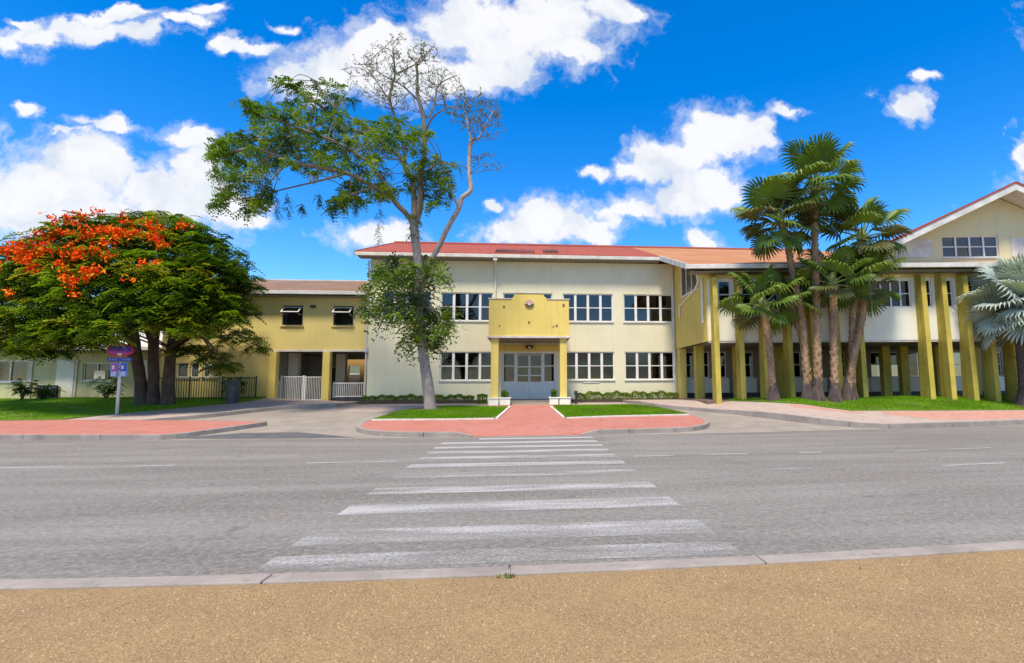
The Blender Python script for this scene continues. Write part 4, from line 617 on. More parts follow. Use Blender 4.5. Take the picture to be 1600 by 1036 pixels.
def window(parent, x0, x1, z0, z1, y, cols, rows=2, M=None, fw=.055, mw=.13, glass='glass', blinds=0., sill=True, split=None, name='window', frame_mat='white', sillmat='fascia'):
    """outer frame (the part), with mullions, transoms, each pane, blinds and sill as its own sub-parts; y is the wall face"""
    fm = MAT[frame_mat]; ya, yb = y+.06, y+.14
    mb = MB(M); mb.box(x0,x1,ya,yb,z0,z0+fw); mb.box(x0,x1,ya,yb,z1-fw,z1); mb.box(x0,x0+fw,ya+.001,yb-.001,z0+fw,z1-fw); mb.box(x1-fw,x1,ya+.001,yb-.001,z0+fw,z1-fw)
    w = obj(name, mb, fm, parent)
    MM = M if M is not None else Matrix()
    cw = (x1-x0-2*fw-(cols-1)*mw)/cols
    ix = [x0+fw+i*(cw+mw) for i in range(cols)]
    hs = split or [1/rows]*rows; H = z1-z0-2*fw-(rows-1)*.045
    me = None
    for i in range(1, cols):
        mb = MB(M); mb.box(ix[i]-mw, ix[i], ya-.012, yb, z0+fw, z1-fw); obj('mullion', mb, fm, w)
    zc = z0+fw
    for r in range(rows):
        ph = H*hs[r]
        pm = mesh_of('pane', MB().box(0,cw,0,.008,0,ph), MAT[glass])
        for i in range(cols): piece('pane', pm, w, MM @ T((ix[i], y+.10, zc)))
        zc += ph
        if r < rows-1:
            for i in range(cols):
                mb = MB(M); mb.box(ix[i], ix[i]+cw, ya+.01, yb-.01, zc, zc+.045); obj('transom', mb, fm, w)
            zc += .045
    for i in range(cols):
        if BLIND_RNG.random() < blinds:
            h = (z1-z0)*BLIND_RNG.choice([.25,.4,.45,.5,.5,.95])
            mb = MB(M); mb.box(ix[i]-.02, ix[i]+cw+.02, y+.22, y+.235, z1-h, z1-.03); obj('blind', mb, MAT['blind'], w)
    if sill:
        mb = MB(M); mb.box(x0-.04, x1+.04, y-.05, y+.06, z0-.06, z0-.001); obj('sill', mb, MAT[sillmat], w)
    return w
def gutter(parent, pts, drop, mat, depth=.1, name='fascia', M=None):
    for (a, b) in zip(pts, pts[1:]):
        mb = MB(M); a = Vector(a); b = Vector(b); d = (b-a); d.z = 0; d.normalize(); n = Vector((-d.y, d.x, 0))*depth
        dn = Vector((0,0,-drop))
        mb.hexa([a+dn, b+dn, b+dn+n, a+dn+n, a, b, b+n, a+n]); obj(name, mb, mat, parent, bevel=.015)

# ------------------------------------------------------------------ main block
def main_building():
    m = MAT
    B = thing('school_building', (0,28,.75), 'long cream two-storey building with red roof and yellow entrance porch', 'building')
    YF = 28.0; x0, x1 = -8.1, 8.12; zt = 8.12
    UW = [(-7.42,-4.98),(-4.46,-1.75),(-1.22,1.40),(1.97,4.68),(5.27,8.00)]
    LW = [(-4.44,-1.72),(2.02,4.72),(5.30,8.00)]
    uz, lz = (4.90,6.42), (1.78,3.28)
    holes = [(a,b,*uz) for a,b in UW]+[(a,b,*lz) for a,b in LW]+[(-1.22,1.56,.80,3.28)]
    mb = MB(); wall_holes(mb, x0, x1, .45, zt, YF, YF+.25, holes); obj('front_wall', mb, m['cream'], B)
    mb = MB(); mb.box(x0,x0+.25,YF+.25,42,.45,zt); mb.add([(x0,28,zt),(x0,42,zt),(x0,35,10.45)],[(0,1,2)]); obj('side_wall', mb, m['cream'], B)
    mb = MB(); mb.box(x0,x1,41.75,42,.45,zt); obj('rear_wall', mb, m['cream'], B)
    mb = MB(); mb.box(x0+.25,21.5,YF+.25,41.7,4.05,4.30); obj('floor_slab', mb, m['interior'], B)
    mb = MB(); mb.box(x0+.25,21.5,YF+.25,41.7,8.02,8.10); obj('ceiling', mb, m['interior'], B)
    mb = MB(); mb.box(x0+.25,21.5,33.6,33.8,.8,8.0)
    for x in (-4.7,-1.5,1.8,5.0,8.1,12.5,17): mb.box(x-.06,x+.06,28.3,33.6,.8,8.0)
    obj('partition', mb, m['interior'], B)
    mb = MB(); mb.box(x0+.25,8.1,28.25,41.7,.6,.82); obj('interior_floor', mb, m['floor'], B)
    for i, (a,b) in enumerate(UW): window(B, a,b,*uz, YF, 4, 2, glass='glass_up', blinds=.25)
    for i, (a,b) in enumerate(LW): window(B, a,b,*lz, YF, 4, 2, glass='glass', blinds=.55)
    # entrance doors in their white screen
    fm = m['door']
    sc = MB(); y = YF+.05
    sc.box(-1.22,1.56,y,y+.12,3.18,3.28); sc.box(-1.22,-1.14,y+.001,y+.119,.8,3.18); sc.box(1.48,1.56,y+.001,y+.119,.8,3.18)
    sc.box(-.60,-.48,y+.001,y+.119,.8,3.18); sc.box(.86,.98,y+.001,y+.119,.8,3.18)
    sc.box(-1.14,-.60,y+.02,y+.1,.8,1.72); sc.box(.98,1.48,y+.02,y+.1,.8,1.72)
    scr = obj('door_screen', sc, fm, B)
    for a, b in ((-1.14,-.60),(.98,1.48)):
        for z0,z1 in ((1.72,2.50),(2.55,3.18)): piece('pane', mesh_of('pane', MB().box(0,b-a,0,.01,0,z1-z0), m['glass']), scr, T((a,y+.06,z0)))
        mb = MB(); mb.box(a,b,y+.02,y+.1,2.50,2.55); obj('transom', mb, fm, scr)
    for a, b, hx in ((-.48,.185,.12),(.195,.86,.26)):
        mb = MB(); mb.box(a,b,y+.02,y+.09,.82,1.70); mb.box(a,a+.05,y+.02,y+.09,1.70,3.14); mb.box(b-.05,b,y+.02,y+.09,1.70,3.14); mb.box(a+.05,b-.05,y+.02,y+.09,3.10,3.14); mb.box(a+.05,b-.05,y+.021,y+.089,2.46,2.52)
        d = obj('door', mb, fm, B)
        for z0,z1 in ((1.70,2.46),(2.52,3.10)): piece('pane', mesh_of('pane', MB().box(0,b-a-.1,0,.01,0,z1-z0), m['glass']), d, T((a+.05,y+.05,z0)))
        mb = MB(); mb.box(a+.03,b-.03,y-.03,y+.0,2.00,2.05); mb.box(a+.05,a+.09,y-.02,y+.03,2.0,2.05); mb.box(b-.09,b-.05,y-.02,y+.03,2.0,2.05); obj('push_bar', mb, m['white'], d)
    mb = MB(); mb.box(-1.4,1.75,YF-.06,YF-.002,3.30,3.62); obj('lintel_beam', mb, m['yellow'], B)
    # porch
    py = 24.0; pl, pr = -1.68, 1.97; pb, pt = 3.71, 5.42
    out = [(pl,pb),(pr,pb),(pr,pt),(.95,pt),(.92,5.50),(.83,5.56),(.79,5.70),(-.50,5.70),(-.54,5.56),(-.63,5.50),(-.66,pt),(pl,pt)]
    mb = MB(); mb.prism(out, py, py+.2); par = obj('porch_parapet', mb, m['yellow'], B, bevel=.012)
    mb = MB(); mb.box(pl,pl+.2,py+.2,YF-.002,pb,pt); mb.box(pr-.2,pr,py+.2,YF-.002,pb,pt); obj('porch_side_parapet', mb, m['yellow'], B)
    mb = MB(); mb.box(pl-.06,pr+.06,py-.06,py-.001,pb-.07,pb+.03); mb.box(pl-.06,pl-.001,py,YF-.002,pb-.07,pb+.03); mb.box(pr+.001,pr+.06,py,YF-.002,pb-.07,pb+.03); obj('porch_moulding', mb, m['edging'], B, bevel=.015)
    mb = MB()
    for a, b, z in ((pl-.04,-.66,pt),(.95,pr+.04,pt)): mb.box(a,b,py-.03,py+.22,z+.001,z+.05)
    mb.box(-.52,.81,py-.03,py+.22,5.701,5.75); obj('coping', mb, m['edging'], par, bevel=.01)
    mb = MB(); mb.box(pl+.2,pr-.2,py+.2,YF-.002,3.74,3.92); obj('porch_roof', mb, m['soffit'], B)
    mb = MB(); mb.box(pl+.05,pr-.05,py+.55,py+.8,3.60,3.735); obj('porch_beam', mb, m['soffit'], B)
    # round crest on the parapet: shell-shaped top over a dark lower bowl with a pale boss
    mb = MB(); cx, cz = .15, 5.24; n = 24
    ring = [(cx+.215*math.cos(2*math.pi*i/n), cz+.19*math.sin(2*math.pi*i/n)) for i in range(n)]
    mb.prism(ring, py-.045, py-.001); cr = obj('crest', mb, simple('crest_plaster', (.62,.42,.30), .8, (.50,.34,.22), 12), par, bevel=.015)
    mb = MB(); low = [(cx+.20*math.cos(t), cz-.03+.16*math.sin(t)) for t in np.linspace(math.pi, 2*math.pi, 13)]
    mb.prism(low, py-.06, py-.046); obj('crest_bowl', mb, simple('crest_dark', (.10,.065,.03), .7), cr)
    mb = MB(); mb.prism([(cx+.075*math.cos(2*math.pi*i/10), cz-.055+.05*math.sin(2*math.pi*i/10)) for i in range(10)], py-.08, py-.061); obj('crest_boss', mb, m['edging'], cr)
    # small rusty stains on the parapet, built as thin raised discs
    rust = simple('rust_stain', (.22,.14,.05), .9)
    for x, z, s in ((-1.0,5.07,.05),(1.72,5.16,.06),(.14,4.36,.05),(-1.2,4.20,.035),(1.4,4.22,.05),(1.25,4.17,.035)):
        mb = MB(); mb.prism([(x+s*math.cos(2*math.pi*i/8), z+s*1.3*math.sin(2*math.pi*i/8)) for i in range(8)], py-.012, py-.0005); obj('stain_disc', mb, rust, par)
    for a, b in ((-1.57,-1.23),(1.55,1.87)):
        mb = MB(); mb.box(a,b,py+.06,py+.40,.70,pb-.001); obj('porch_column', mb, m['yellow'], B, bevel=.02)
    mb = MB(); mb.box(-1.2,1.5,25.2,YF-.002,.60,.80); mb.box(-.9,1.25,24.7,25.2,.60,.71); obj('porch_step', mb, m['concrete'], B, bevel=.015)
    lt = MB(); lt.box(.05,.31,YF-.20,YF-.06,3.45,3.62); lt.tube([(.18,YF-.28,3.50),(.18,YF-.2,3.53)], .10, 10); lt.box(-.02,.04,YF-.16,YF-.1,3.47,3.58); lt.box(.32,.38,YF-.16,YF-.1,3.47,3.58)
    l = obj('porch_lamp', lt, m['dark_metal'], B); mb = MB(); mb.tube([(.18,YF-.30,3.49),(.18,YF-.281,3.495)], .06, 10); obj('lens', mb, m['white'], l)
    # roof
    ez, ey, rz, ry = 8.38, 27.35, 10.9, 35.0
    mb = MB(); th = .12
    mb.hexa([(-8.65,ey,ez-th),(7.25,ey,ez-th),(7.25,ry,rz-th),(-8.65,ry,rz-th),(-8.65,ey,ez),(7.25,ey,ez),(7.25,ry,rz),(-8.65,ry,rz)])
    mb.hexa([(-8.65,ry,rz-th),(24,ry,rz-th),(24,42.6,ez-th),(-8.65,42.6,ez-th),(-8.65,ry,rz),(24,ry,rz),(24,42.6,ez),(-8.65,42.6,ez)])
    rf = obj('roof', mb, m['roof_red'], B)
    mb = MB(); mb.tube([(-8.65,ry,rz),(20,ry,rz)], .12, 8); obj('ridge_cap', mb, m['roof_red'], rf)
    # ribbed patch of newer sheeting low on the slope
    s = (rz-ez)/(ry-ey); pm = MB(); rib = mesh_of('roof_rib', MB().hexa([(-.05,0,0),(.05,0,0),(.05,1.9,1.9*s),(-.05,1.9,1.9*s),(-.03,0,.10),(.03,0,.10),(.03,1.9,1.9*s+.10),(-.03,1.9,1.9*s+.10)]), simple('dark_rib', (.14,.05,.04), .7))
    for i in range(24):
        x = -1.62+i*.145
        if i in (15,16,17): continue
        piece('roof_rib', rib, rf, T((x, ey+.55+(.35 if i > 14 else 0), ez+.55*s+(.35*s if i > 14 else 0))))
    gutter(B, [(-8.72,ey-.02,ez-.03),(-1.9,ey-.02,ez-.03),(3.0,ey-.02,ez-.03),(7.2,ey-.02,ez-.03)], .18, m['fascia'], .12)
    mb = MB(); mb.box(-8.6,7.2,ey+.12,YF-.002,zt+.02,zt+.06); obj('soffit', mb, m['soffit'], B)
    mb = MB(); mb.hexa([(-8.75,ey,ez-.22),(-8.66,ey,ez-.22),(-8.66,ry,rz-.22),(-8.75,ry,rz-.22),(-8.75,ey,ez+.03),(-8.66,ey,ez+.03),(-8.66,ry,rz+.03),(-8.75,ry,rz+.03)]); obj('barge_board', mb, m['roof_red'], B)
    mb = MB(); mb.tube([(-1.62,ey+.04,8.12),(-1.62,ey+.1,8.0),(-1.62,YF-.07,7.75),(-1.62,YF-.07,6.0),(-1.62,YF-.07,5.45)], .05, 8); mb.box(-1.72,-1.52,ey-.01,ey+.14,8.02,8.14); obj('downpipe', mb, m['fascia'], B)
    mb = MB(); mb.tube([(-8.16,YF-.06,8.05),(-8.16,YF-.06,3.3),(-8.16,YF-.06,.9)], .045, 8); mb.box(-8.24,-8.08,YF-.16,YF-.005,3.25,3.5); obj('downpipe', mb, m['fascia'], B)
    mb = MB(); mb.tube([(8.0,YF-.06,7.9),(8.0,YF-.06,.8)], .05, 8); obj('downpipe', mb, m['fascia'], B)
    mb = MB(); mb.box(x0-.02,x1,YF-.02,YF-.002,.62,.98); obj('plinth', mb, m['spandrel'], B)
    mb = MB(); mb.box(3.0,3.9,YF-.03,YF-.002,1.62,1.71); obj('pipe_box', mb, m['fascia'], B)
main_building()

# ------------------------------------------------------------------ right wing with fins, and its gabled upper storey
A_W = R(5.5)
MW = T((8.1,22.3,0)) @ Matrix.Rotation(-A_W, 4, 'Z')
def right_wing():
    m = MAT; M = MW
    B = thing('arcade_wing', (8.1,22.3,.75), 'right wing on a yellow column arcade with slanted fins and white spandrels', 'building', rotz=-A_W)
    fins = [.33,1.41,2.46,3.53,4.58,5.63,6.68,9.58,10.49,11.45,12.39,13.35,14.3,15.3]
    # upper storey wall (local y .6), openings between the fins
    yw = .6; uz = (4.92,6.18); holes = []
    for a, b in zip(fins, fins[1:]):
        if b-a > 2: continue
        holes.append((a+.16, b-.36, *uz))
    holes += [(6.95,9.2,*uz)]
    mb = MB(M); wall_holes(mb, 0.0, 16.5, 3.44, 6.75, yw, yw+.2, holes)
    obj('upper_wall', mb, m['spandrel'], B)
    mb = MB(M); mb.box(.0,16.5,yw-.03,yw-.002,6.26,6.72); obj('lintel_band', mb, m['yellow_wing'], B)
    for h in holes[:-1]: window(B, h[0],h[1],h[2],h[3], yw, 1, 2, M=M, glass='glass', blinds=.3, sill=False, fw=.05)
    window(B, *holes[-1], yw, 5, 2, M=M, glass='glass', blinds=.3, sill=False, mw=.07)
    # side wall facing the forecourt, in yellow, with a high window under the slope of the eaves
    sw = MB()
    xs = 8.1
    YA, YB = 22.92, 27.99
    def top(y): return 6.62+(8.1-6.62)*(y-22.4)/(27.4-22.4)
    def seg(ya, yb, z0=3.42, z1=None):
        sw.hexa([(xs,ya,z0),(xs+.22,ya,z0),(xs+.22,yb,z0),(xs,yb,z0),(xs,ya,z1 or top(ya)),(xs+.22,ya,z1 or top(ya)),(xs+.22,yb,z1 or top(yb)),(xs,yb,z1 or top(yb))])
    wy0, wy1, wz = 24.0, 26.6, 6.05
    seg(YA, wy0); seg(wy1, YB); seg(wy0, wy1, 3.42, wz)
    obj('side_wall', sw, m['yellow'], B)
    # slanted-head side window
    mb = MB(); hh = lambda y: top(y)-.06
    for ya, yb in ((wy0,wy0+.06),(wy1-.06,wy1),(24.85,24.91),(25.7,25.76)): mb.hexa([(xs-.04,ya,wz),(xs+.06,ya,wz),(xs+.06,yb,wz),(xs-.04,yb,wz),(xs-.04,ya,hh(ya)),(xs+.06,ya,hh(ya)),(xs+.06,yb,hh(yb)),(xs-.04,yb,hh(yb))])
    mb.box(xs-.05,xs+.06,wy0,wy1,wz-.06,wz+.02); mb.hexa([(xs-.05,wy0,hh(wy0)-.06),(xs+.06,wy0,hh(wy0)-.06),(xs+.06,wy1,hh(wy1)-.06),(xs-.05,wy1,hh(wy1)-.06),(xs-.05,wy0,hh(wy0)),(xs+.06,wy0,hh(wy0)),(xs+.06,wy1,hh(wy1)),(xs-.05,wy1,hh(wy1))])
    w = obj('window', mb, m['white'], B)
    for ya, yb in ((wy0+.06,24.85),(24.91,25.7),(25.76,wy1-.06)):
        g = MB(); g.hexa([(xs,ya,wz),(xs+.01,ya,wz),(xs+.01,yb,wz),(xs,yb,wz),(xs,ya,hh(ya)-.05),(xs+.01,ya,hh(ya)-.05),(xs+.01,yb,hh(yb)-.05),(xs,yb,hh(yb)-.05)]); obj('pane', g, m['glass'], w)
    mb = MB(); mb.tube([(xs-.35,23.1,6.5),(xs-.12,23.6,6.25),(xs-.06,24.4,6.0),(xs-.06,26.9,5.6)], .045, 8); mb.tube([(xs-.06,26.9,5.6),(xs-.06,26.9,5.0)], .045, 8); obj('downpipe', mb, m['white'], B)
    mb = MB(); mb.tube([(xs-.08,23.25,6.4),(xs-.08,23.25,4.3)], .045, 8); obj('downpipe', mb, m['white'], B)
    # fins: battered, deeper at the foot than at the head
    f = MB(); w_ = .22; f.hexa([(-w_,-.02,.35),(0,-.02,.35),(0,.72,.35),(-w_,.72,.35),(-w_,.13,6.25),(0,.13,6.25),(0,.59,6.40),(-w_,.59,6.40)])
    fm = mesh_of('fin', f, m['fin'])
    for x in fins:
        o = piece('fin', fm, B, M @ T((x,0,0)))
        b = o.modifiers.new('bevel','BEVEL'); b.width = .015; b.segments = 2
    # soffit of the overhanging storey, back wall of the arcade, inner columns
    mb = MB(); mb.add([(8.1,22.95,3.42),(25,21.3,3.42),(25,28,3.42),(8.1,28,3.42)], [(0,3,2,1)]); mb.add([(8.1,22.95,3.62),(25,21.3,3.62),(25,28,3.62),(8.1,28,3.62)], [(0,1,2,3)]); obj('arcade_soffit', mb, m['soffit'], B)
    mb = MB(M); mb.box(0,16.5,yw+.02,yw+.25,3.36,3.439); obj('edge_beam', mb, m['fascia'], B)
    lows = [(8.5,9.1),(9.35,9.95),(10.3,10.9),(11.9,12.45),(12.9,13.6),(14.3,15.2),(15.8,16.5),(17.1,17.8),(18.3,19.0),(19.3,20.0),(20.5,21.15),(21.6,22.3),(22.8,23.5),(24.3,25.2),(26.3,27.3),(27.6,28.5)]
    holes = [(a,b,1.86,3.28) for a,b in lows]
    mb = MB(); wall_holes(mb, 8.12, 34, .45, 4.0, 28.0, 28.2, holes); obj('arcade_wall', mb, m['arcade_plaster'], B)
    for a, b in lows: obj('apron_panel', MB().box(a-.12,b+.12,27.93,27.997,1.06,1.845), m['spandrel'], B, bevel=.008)
    for a, b in lows: window(B, a,b,1.86,3.28,28.0,1,2,glass='glass',blinds=.35,fw=.05,sill=False)
    mb = MB(); mb.box(8.13,34,27.95,27.998,.80,1.04); obj('skirting', mb, m['dark_metal'], B)
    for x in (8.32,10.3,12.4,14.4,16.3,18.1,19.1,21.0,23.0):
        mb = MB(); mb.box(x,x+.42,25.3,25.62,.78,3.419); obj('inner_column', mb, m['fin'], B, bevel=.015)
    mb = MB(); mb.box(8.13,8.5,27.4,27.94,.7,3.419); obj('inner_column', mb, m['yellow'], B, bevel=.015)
    # roof: carries the main slope down to a lower eave
    ez = 6.76; e0 = M @ Vector((-1.05,-.22,ez)); e1 = M @ Vector((16.8,-.22,ez)); th = Vector((0,0,.12))
    t0 = Vector((7.2,27.35,8.38)); t1 = Vector((25,26.0,8.2)); r0 = Vector((7.2,35,10.9)); r1 = Vector((24,35,10.9))
    mb = MB(); mb.hexa([e0-th,e1-th,t1-th,t0-th,e0,e1,t1,t0]); mb.hexa([t0-th,t1-th,r1-th,r0-th,t0,t1,r1,r0])
    rf = obj('roof', mb, m['roof_orange'], B)
    gutter(B, [tuple(M @ Vector((-1.1,-.25,ez+.0))), tuple(M @ Vector((3.2,-.25,ez))), tuple(M @ Vector((8.0,-.25,ez))), tuple(M @ Vector((16.8,-.25,ez)))], .20, m['fascia'], .13)
    mb = MB(); a = e0+Vector((-.02,.0,.0)); b = t0+Vector((-.02,0,0)); n = Vector((-.06,0,0)); dn = Vector((0,0,-.22)); up = Vector((0,0,.04))
    mb.hexa([a+n+dn,a+dn,b+dn,b+n+dn,a+n+up,a+up,b+up,b+n+up]); obj('barge_board', mb, m['fascia'], B)
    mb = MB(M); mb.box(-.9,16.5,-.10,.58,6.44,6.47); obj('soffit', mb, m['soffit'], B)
    mb = MB(); mb.add([(7.3,22.4,6.5),(8.1,22.4,6.5),(8.1,27.3,8.05),(7.3,27.3,8.05)], [(0,3,2,1)]); obj('verge_soffit', mb, m['fascia'], B)
    mb = MB(M); mb.tube([(16.2,.3,6.3),(16.2,.3,.9)], .05, 8); obj('downpipe', mb, m['fascia'], B)
    # interior behind the upper windows
    mb = MB(M); mb.box(.3,16.4,.85,4.5,3.63,3.70); mb.box(.3,16.4,4.5,4.6,3.6,6.6); obj('interior', mb, m['interior'], B)
right_wing()

def gable_block():
    m = MAT; M = MW
    o = M @ Vector((13.46,.6,0)); B = thing('gabled_storey', (o.x,o.y,7.2), 'cream gabled upper storey with red roof behind the palms, a four-pane window under its peak', 'building', rotz=-A_W)
    ax, az, s = 13.46, 10.31, .467; yw = .6
    xl, xr = 6.7, 20.2
    wx0, wx1, wz0, wz1 = 10.76, 13.34, 7.19, 8.20
    top = lambda x: az-.33-s*abs(x-ax)
    mb = MB(M); y0, y1 = yw, yw+.2
    def slab(xa, xb, za, zb, zc, zd):  # trapezoid za,zb bottom at xa,xb; zc top at xa, zd top at xb
        mb.hexa([(xa,y0,za),(xb,y0,zb),(xb,y1,zb),(xa,y1,za),(xa,y0,zc),(xb,y0,zd),(xb,y1,zd),(xa,y1,zc)])
    zb = 6.78
    slab(xl, wx0, zb, zb, max(top(xl),zb+.01), top(wx0)); slab(wx0, wx1, wz1, wz1, top(wx0), top(wx1)); slab(wx0, wx1, zb, zb, wz0, wz0)
    slab(wx1, ax, zb, zb, top(wx1), top(ax)); slab(ax, xr, zb, zb, top(ax), max(top(xr),zb+.01))
    obj('gable_wall', mb, stucco('gable_render', (.70,.64,.38), (.62,.55,.34), .5, .2), B)
    window(B, wx0, wx1, wz0, wz1, yw, 4, 2, M=M, glass='glass_up', mw=.07, split=[.5,.5])
    for xa in (8.6,13.9): obj('wall_panel', MB(M).box(xa,xa+1.7,yw-.02,yw-.002,7.2,8.05), m['fascia'], B)
    mb = MB(M); mb.box(xl+.3,xr-.3,5.5,5.6,6.8,8.2); obj('partition', mb, m['interior'], B)
    # roof planes run back; front verge carries a white barge board
    yf, yb = -.4, 9.0
    for sgn, nm in ((-1,'l'),(1,'r')):
        L = 7.4; ex, ezz = ax+sgn*L, az-s*L
        mb = MB(M); t = .12
        mb.hexa([(ax,yf,az-t),(ex,yf,ezz-t),(ex,yb,ezz-t),(ax,yb,az-t),(ax,yf,az),(ex,yf,ezz),(ex,yb,ezz),(ax,yb,az)])
        obj('roof_slope', mb, m['roof_red'], B)
        mb = MB(M); mb.hexa([(ax,yf-.07,az-.36),(ex,yf-.07,ezz-.36),(ex,yf-.002,ezz-.36),(ax,yf-.002,az-.36),(ax,yf-.07,az-.06),(ex,yf-.07,ezz-.06),(ex,yf-.002,ezz-.06),(ax,yf-.002,az-.06)]); obj('barge_board', mb, m['fascia'], B)
        mb = MB(M); mb.hexa([(ax,yf-.10,az-.059),(ex,yf-.10,ezz-.059),(ex,yf-.002,ezz-.059),(ax,yf-.002,az-.059),(ax,yf-.10,az+.03),(ex,yf-.10,ezz+.03),(ex,yf-.002,ezz+.03),(ax,yf-.002,az+.03)]); obj('verge_tile', mb, m['roof_red'], B)
        mb = MB(M); mb.add([(ax,yf,az-.30),(ex,yf,ezz-.30),(ex,yw,ezz-.30),(ax,yw,az-.30)], [(0,1,2,3)]); obj('soffit', mb, m['fascia'], B)
gable_block()

# ------------------------------------------------------------------ left wing over the gated passage
def left_wing():
    m = MAT
    B = thing('link_wing', (-12,28.3,.75), 'yellow two-storey wing with brown roof bridging a gated passage', 'building')
    YF = 28.3; zt = 6.12; xl = -18.2
    up = [(-12.50,-11.50,4.66,5.68),(-9.97,-8.97,4.66,5.68)]
    lo = [(-17.45,-16.88,1.98,2.74),(-16.80,-16.36,1.98,2.74),(-16.2,-15.85,1.98,2.74),(-15.80,-15.28,1.98,2.74)]
    mb = MB(); wall_holes(mb, xl, -8.14, .5, zt, YF, YF+.25, up+lo+[(-13.05,-8.14,.5,3.36)]); obj('front_wall', mb, m['yellow_wing'], B)
    mb = MB(); mb.box(xl,xl+.25,YF+.25,38,.5,zt); obj('side_wall', mb, m['yellow_wing'], B)
    mb = MB(); mb.box(xl,-13.4,37.8,38,.5,zt); mb.box(-13.4,-8.2,37.8,38,3.5,zt); obj('rear_wall', mb, m['yellow_wing'], B)
    mb = MB(); mb.box(-13.05,-8.14,YF+.25,37.8,3.36,3.6); obj('passage_soffit', mb, m['soffit'], B)
    mb = MB(); mb.box(-13.05,-8.14,YF-.03,YF-.002,3.30,3.40); obj('beam_trim', mb, m['edging'], B)
    mb = MB(); mb.box(xl+.25,-8.2,33,33.15,.6,3.3) if False else mb.box(xl+.25,-8.2,33,33.15,3.65,6.1); obj('partition', mb, m['interior'], B)
    # passage: side wall, cross wall on the left, opening to the courtyard on the right
    mb = MB(); mb.box(-13.3,-13.05,YF+.25,37.8,.5,3.36); mb.box(-13.05,-10.9,33.4,33.6,.5,3.36); obj('passage_wall', mb, simple('dim_plaster', (.36,.35,.30), .85), B)
    mb = MB(); mb.box(-12.3,-11.9,33.36,33.398,2.1,2.9); mb.box(-11.7,-11.25,33.36,33.398,1.6,2.6); obj('wall_board', mb, m['dark_metal'], B)
    for x, y, mt in ((-12.95,28.32,'yellow'),(-10.34,28.32,'yellow')):
        mb = MB(); mb.box(x,x+.36,y-.25,y+.12,.55,3.298); obj('column', mb, m[mt], B, bevel=.015)
    for x, y in ((-13.0,30.4),(-10.85,31.5)):
        mb = MB(); mb.box(x,x+.5,y,y+.45,.55,3.36); obj('column', mb, m['spandrel'], B, bevel=.015)
    for a, b, c, d in up:
        mb = MB(); f = .06
        for q in ((a,b,c,c+f),(a,b,d-f,d)): mb.box(q[0],q[1],YF+.02,YF+.14,q[2],q[3])
        mb.box(a,a+f,YF+.021,YF+.139,c+f,d-f); mb.box(b-f,b,YF+.021,YF+.139,c+f,d-f)
        w = obj('window', mb, m['dark_metal'], B)
        # awning sash propped open from its top edge
        ang = R(52); MM = T((a+.06, YF-.01, d-.08)) @ Matrix.Rotation(-ang, 4, 'X')
        sw = b-a-.12; L = .50
        sb = MB(MM); sb.box(0,sw,-.02,.02,-.05,0); sb.box(0,sw,-.02,.02,-L,-L+.05); sb.box(0,.05,-.019,.019,-L+.05,-.05); sb.box(sw-.05,sw,-.019,.019,-L+.05,-.05)
        s = obj('sash', sb, m['white'], w)
        g = MB(MM); g.box(.05,sw-.05,-.004,.004,-L+.05,-.05); obj('pane', g, m['glass'], s)
        for sx in (a+.08, b-.10):
            st = MB(); st.box(sx,sx+.02,YF-.36,YF+.03,d-.48,d-.46); obj('stay', st, m['white'], w)
        mb = MB(); mb.box(a-.1,b+.1,YF+.9,YF+.95,c-.2,d+.2); obj('interior', mb, simple('room_shade', (.05,.045,.04), .9), w)  # near-black board behind the opening; the room's shade is put into its colour
        mb = MB(); mb.box(a-.08,b+.08,YF-.06,YF+.015,c-.07,c-.001); obj('sill', mb, m['yellow_wing'], w)
        mb = MB(); mb.box(a-.10,b+.10,YF-.05,YF-.002,d+.001,d+.06); obj('hood', mb, m['yellow_wing'], w)
    mb = MB(); mb.box(-11.12,-10.86,YF-.08,YF-.002,5.58,5.70); obj('vent', mb, m['dark_metal'], B)
    for a,b,c,d in lo: window(B, a,b,c,d,YF,1,1,glass='glass',blinds=.5,fw=.06)
    mb = MB(); mb.box(-16.84,-16.82,YF+.3,YF+.9,1.9,2.8); obj('partition', mb, m['interior'], B)
    ez, ey, rz, ry = 6.38, 27.75, 7.9, 33.0; th = .1
    mb = MB(); mb.hexa([(-18.5,ey,ez-th),(-8.15,ey,ez-th),(-8.15,ry,rz-th),(-18.5,ry,rz-th),(-18.5,ey,ez),(-8.15,ey,ez),(-8.15,ry,rz),(-18.5,ry,rz)])
    mb.hexa([(-18.5,ry,rz-th),(-8.15,ry,rz-th),(-8.15,38.4,ez-th),(-18.5,38.4,ez-th),(-18.5,ry,rz),(-8.15,ry,rz),(-8.15,38.4,ez),(-18.5,38.4,ez)]); rf = obj('roof', mb, m['roof_brown'], B)
    mb = MB(); mb.box(-18.5,-8.15,ry-.12,ry+.12,rz-.02,rz+.06); obj('ridge_cap', mb, m['fascia'], rf)
    gutter(B, [(-18.5,ey-.02,ez),(-13.5,ey-.02,ez),(-8.16,ey-.02,ez)], .18, m['fascia'], .12)
    mb = MB(); mb.box(-18.4,-8.16,ey+.12,YF-.002,zt,zt+.03); obj('soffit', mb, m['soffit'], B)
    mb = MB(); mb.box(-18.2,-13.06,YF-.012,YF-.002,4.02,4.06); obj('string_course', mb, m['yellow_wing'], B)
    # gates and railings stand in the passage
    iron = m['white']
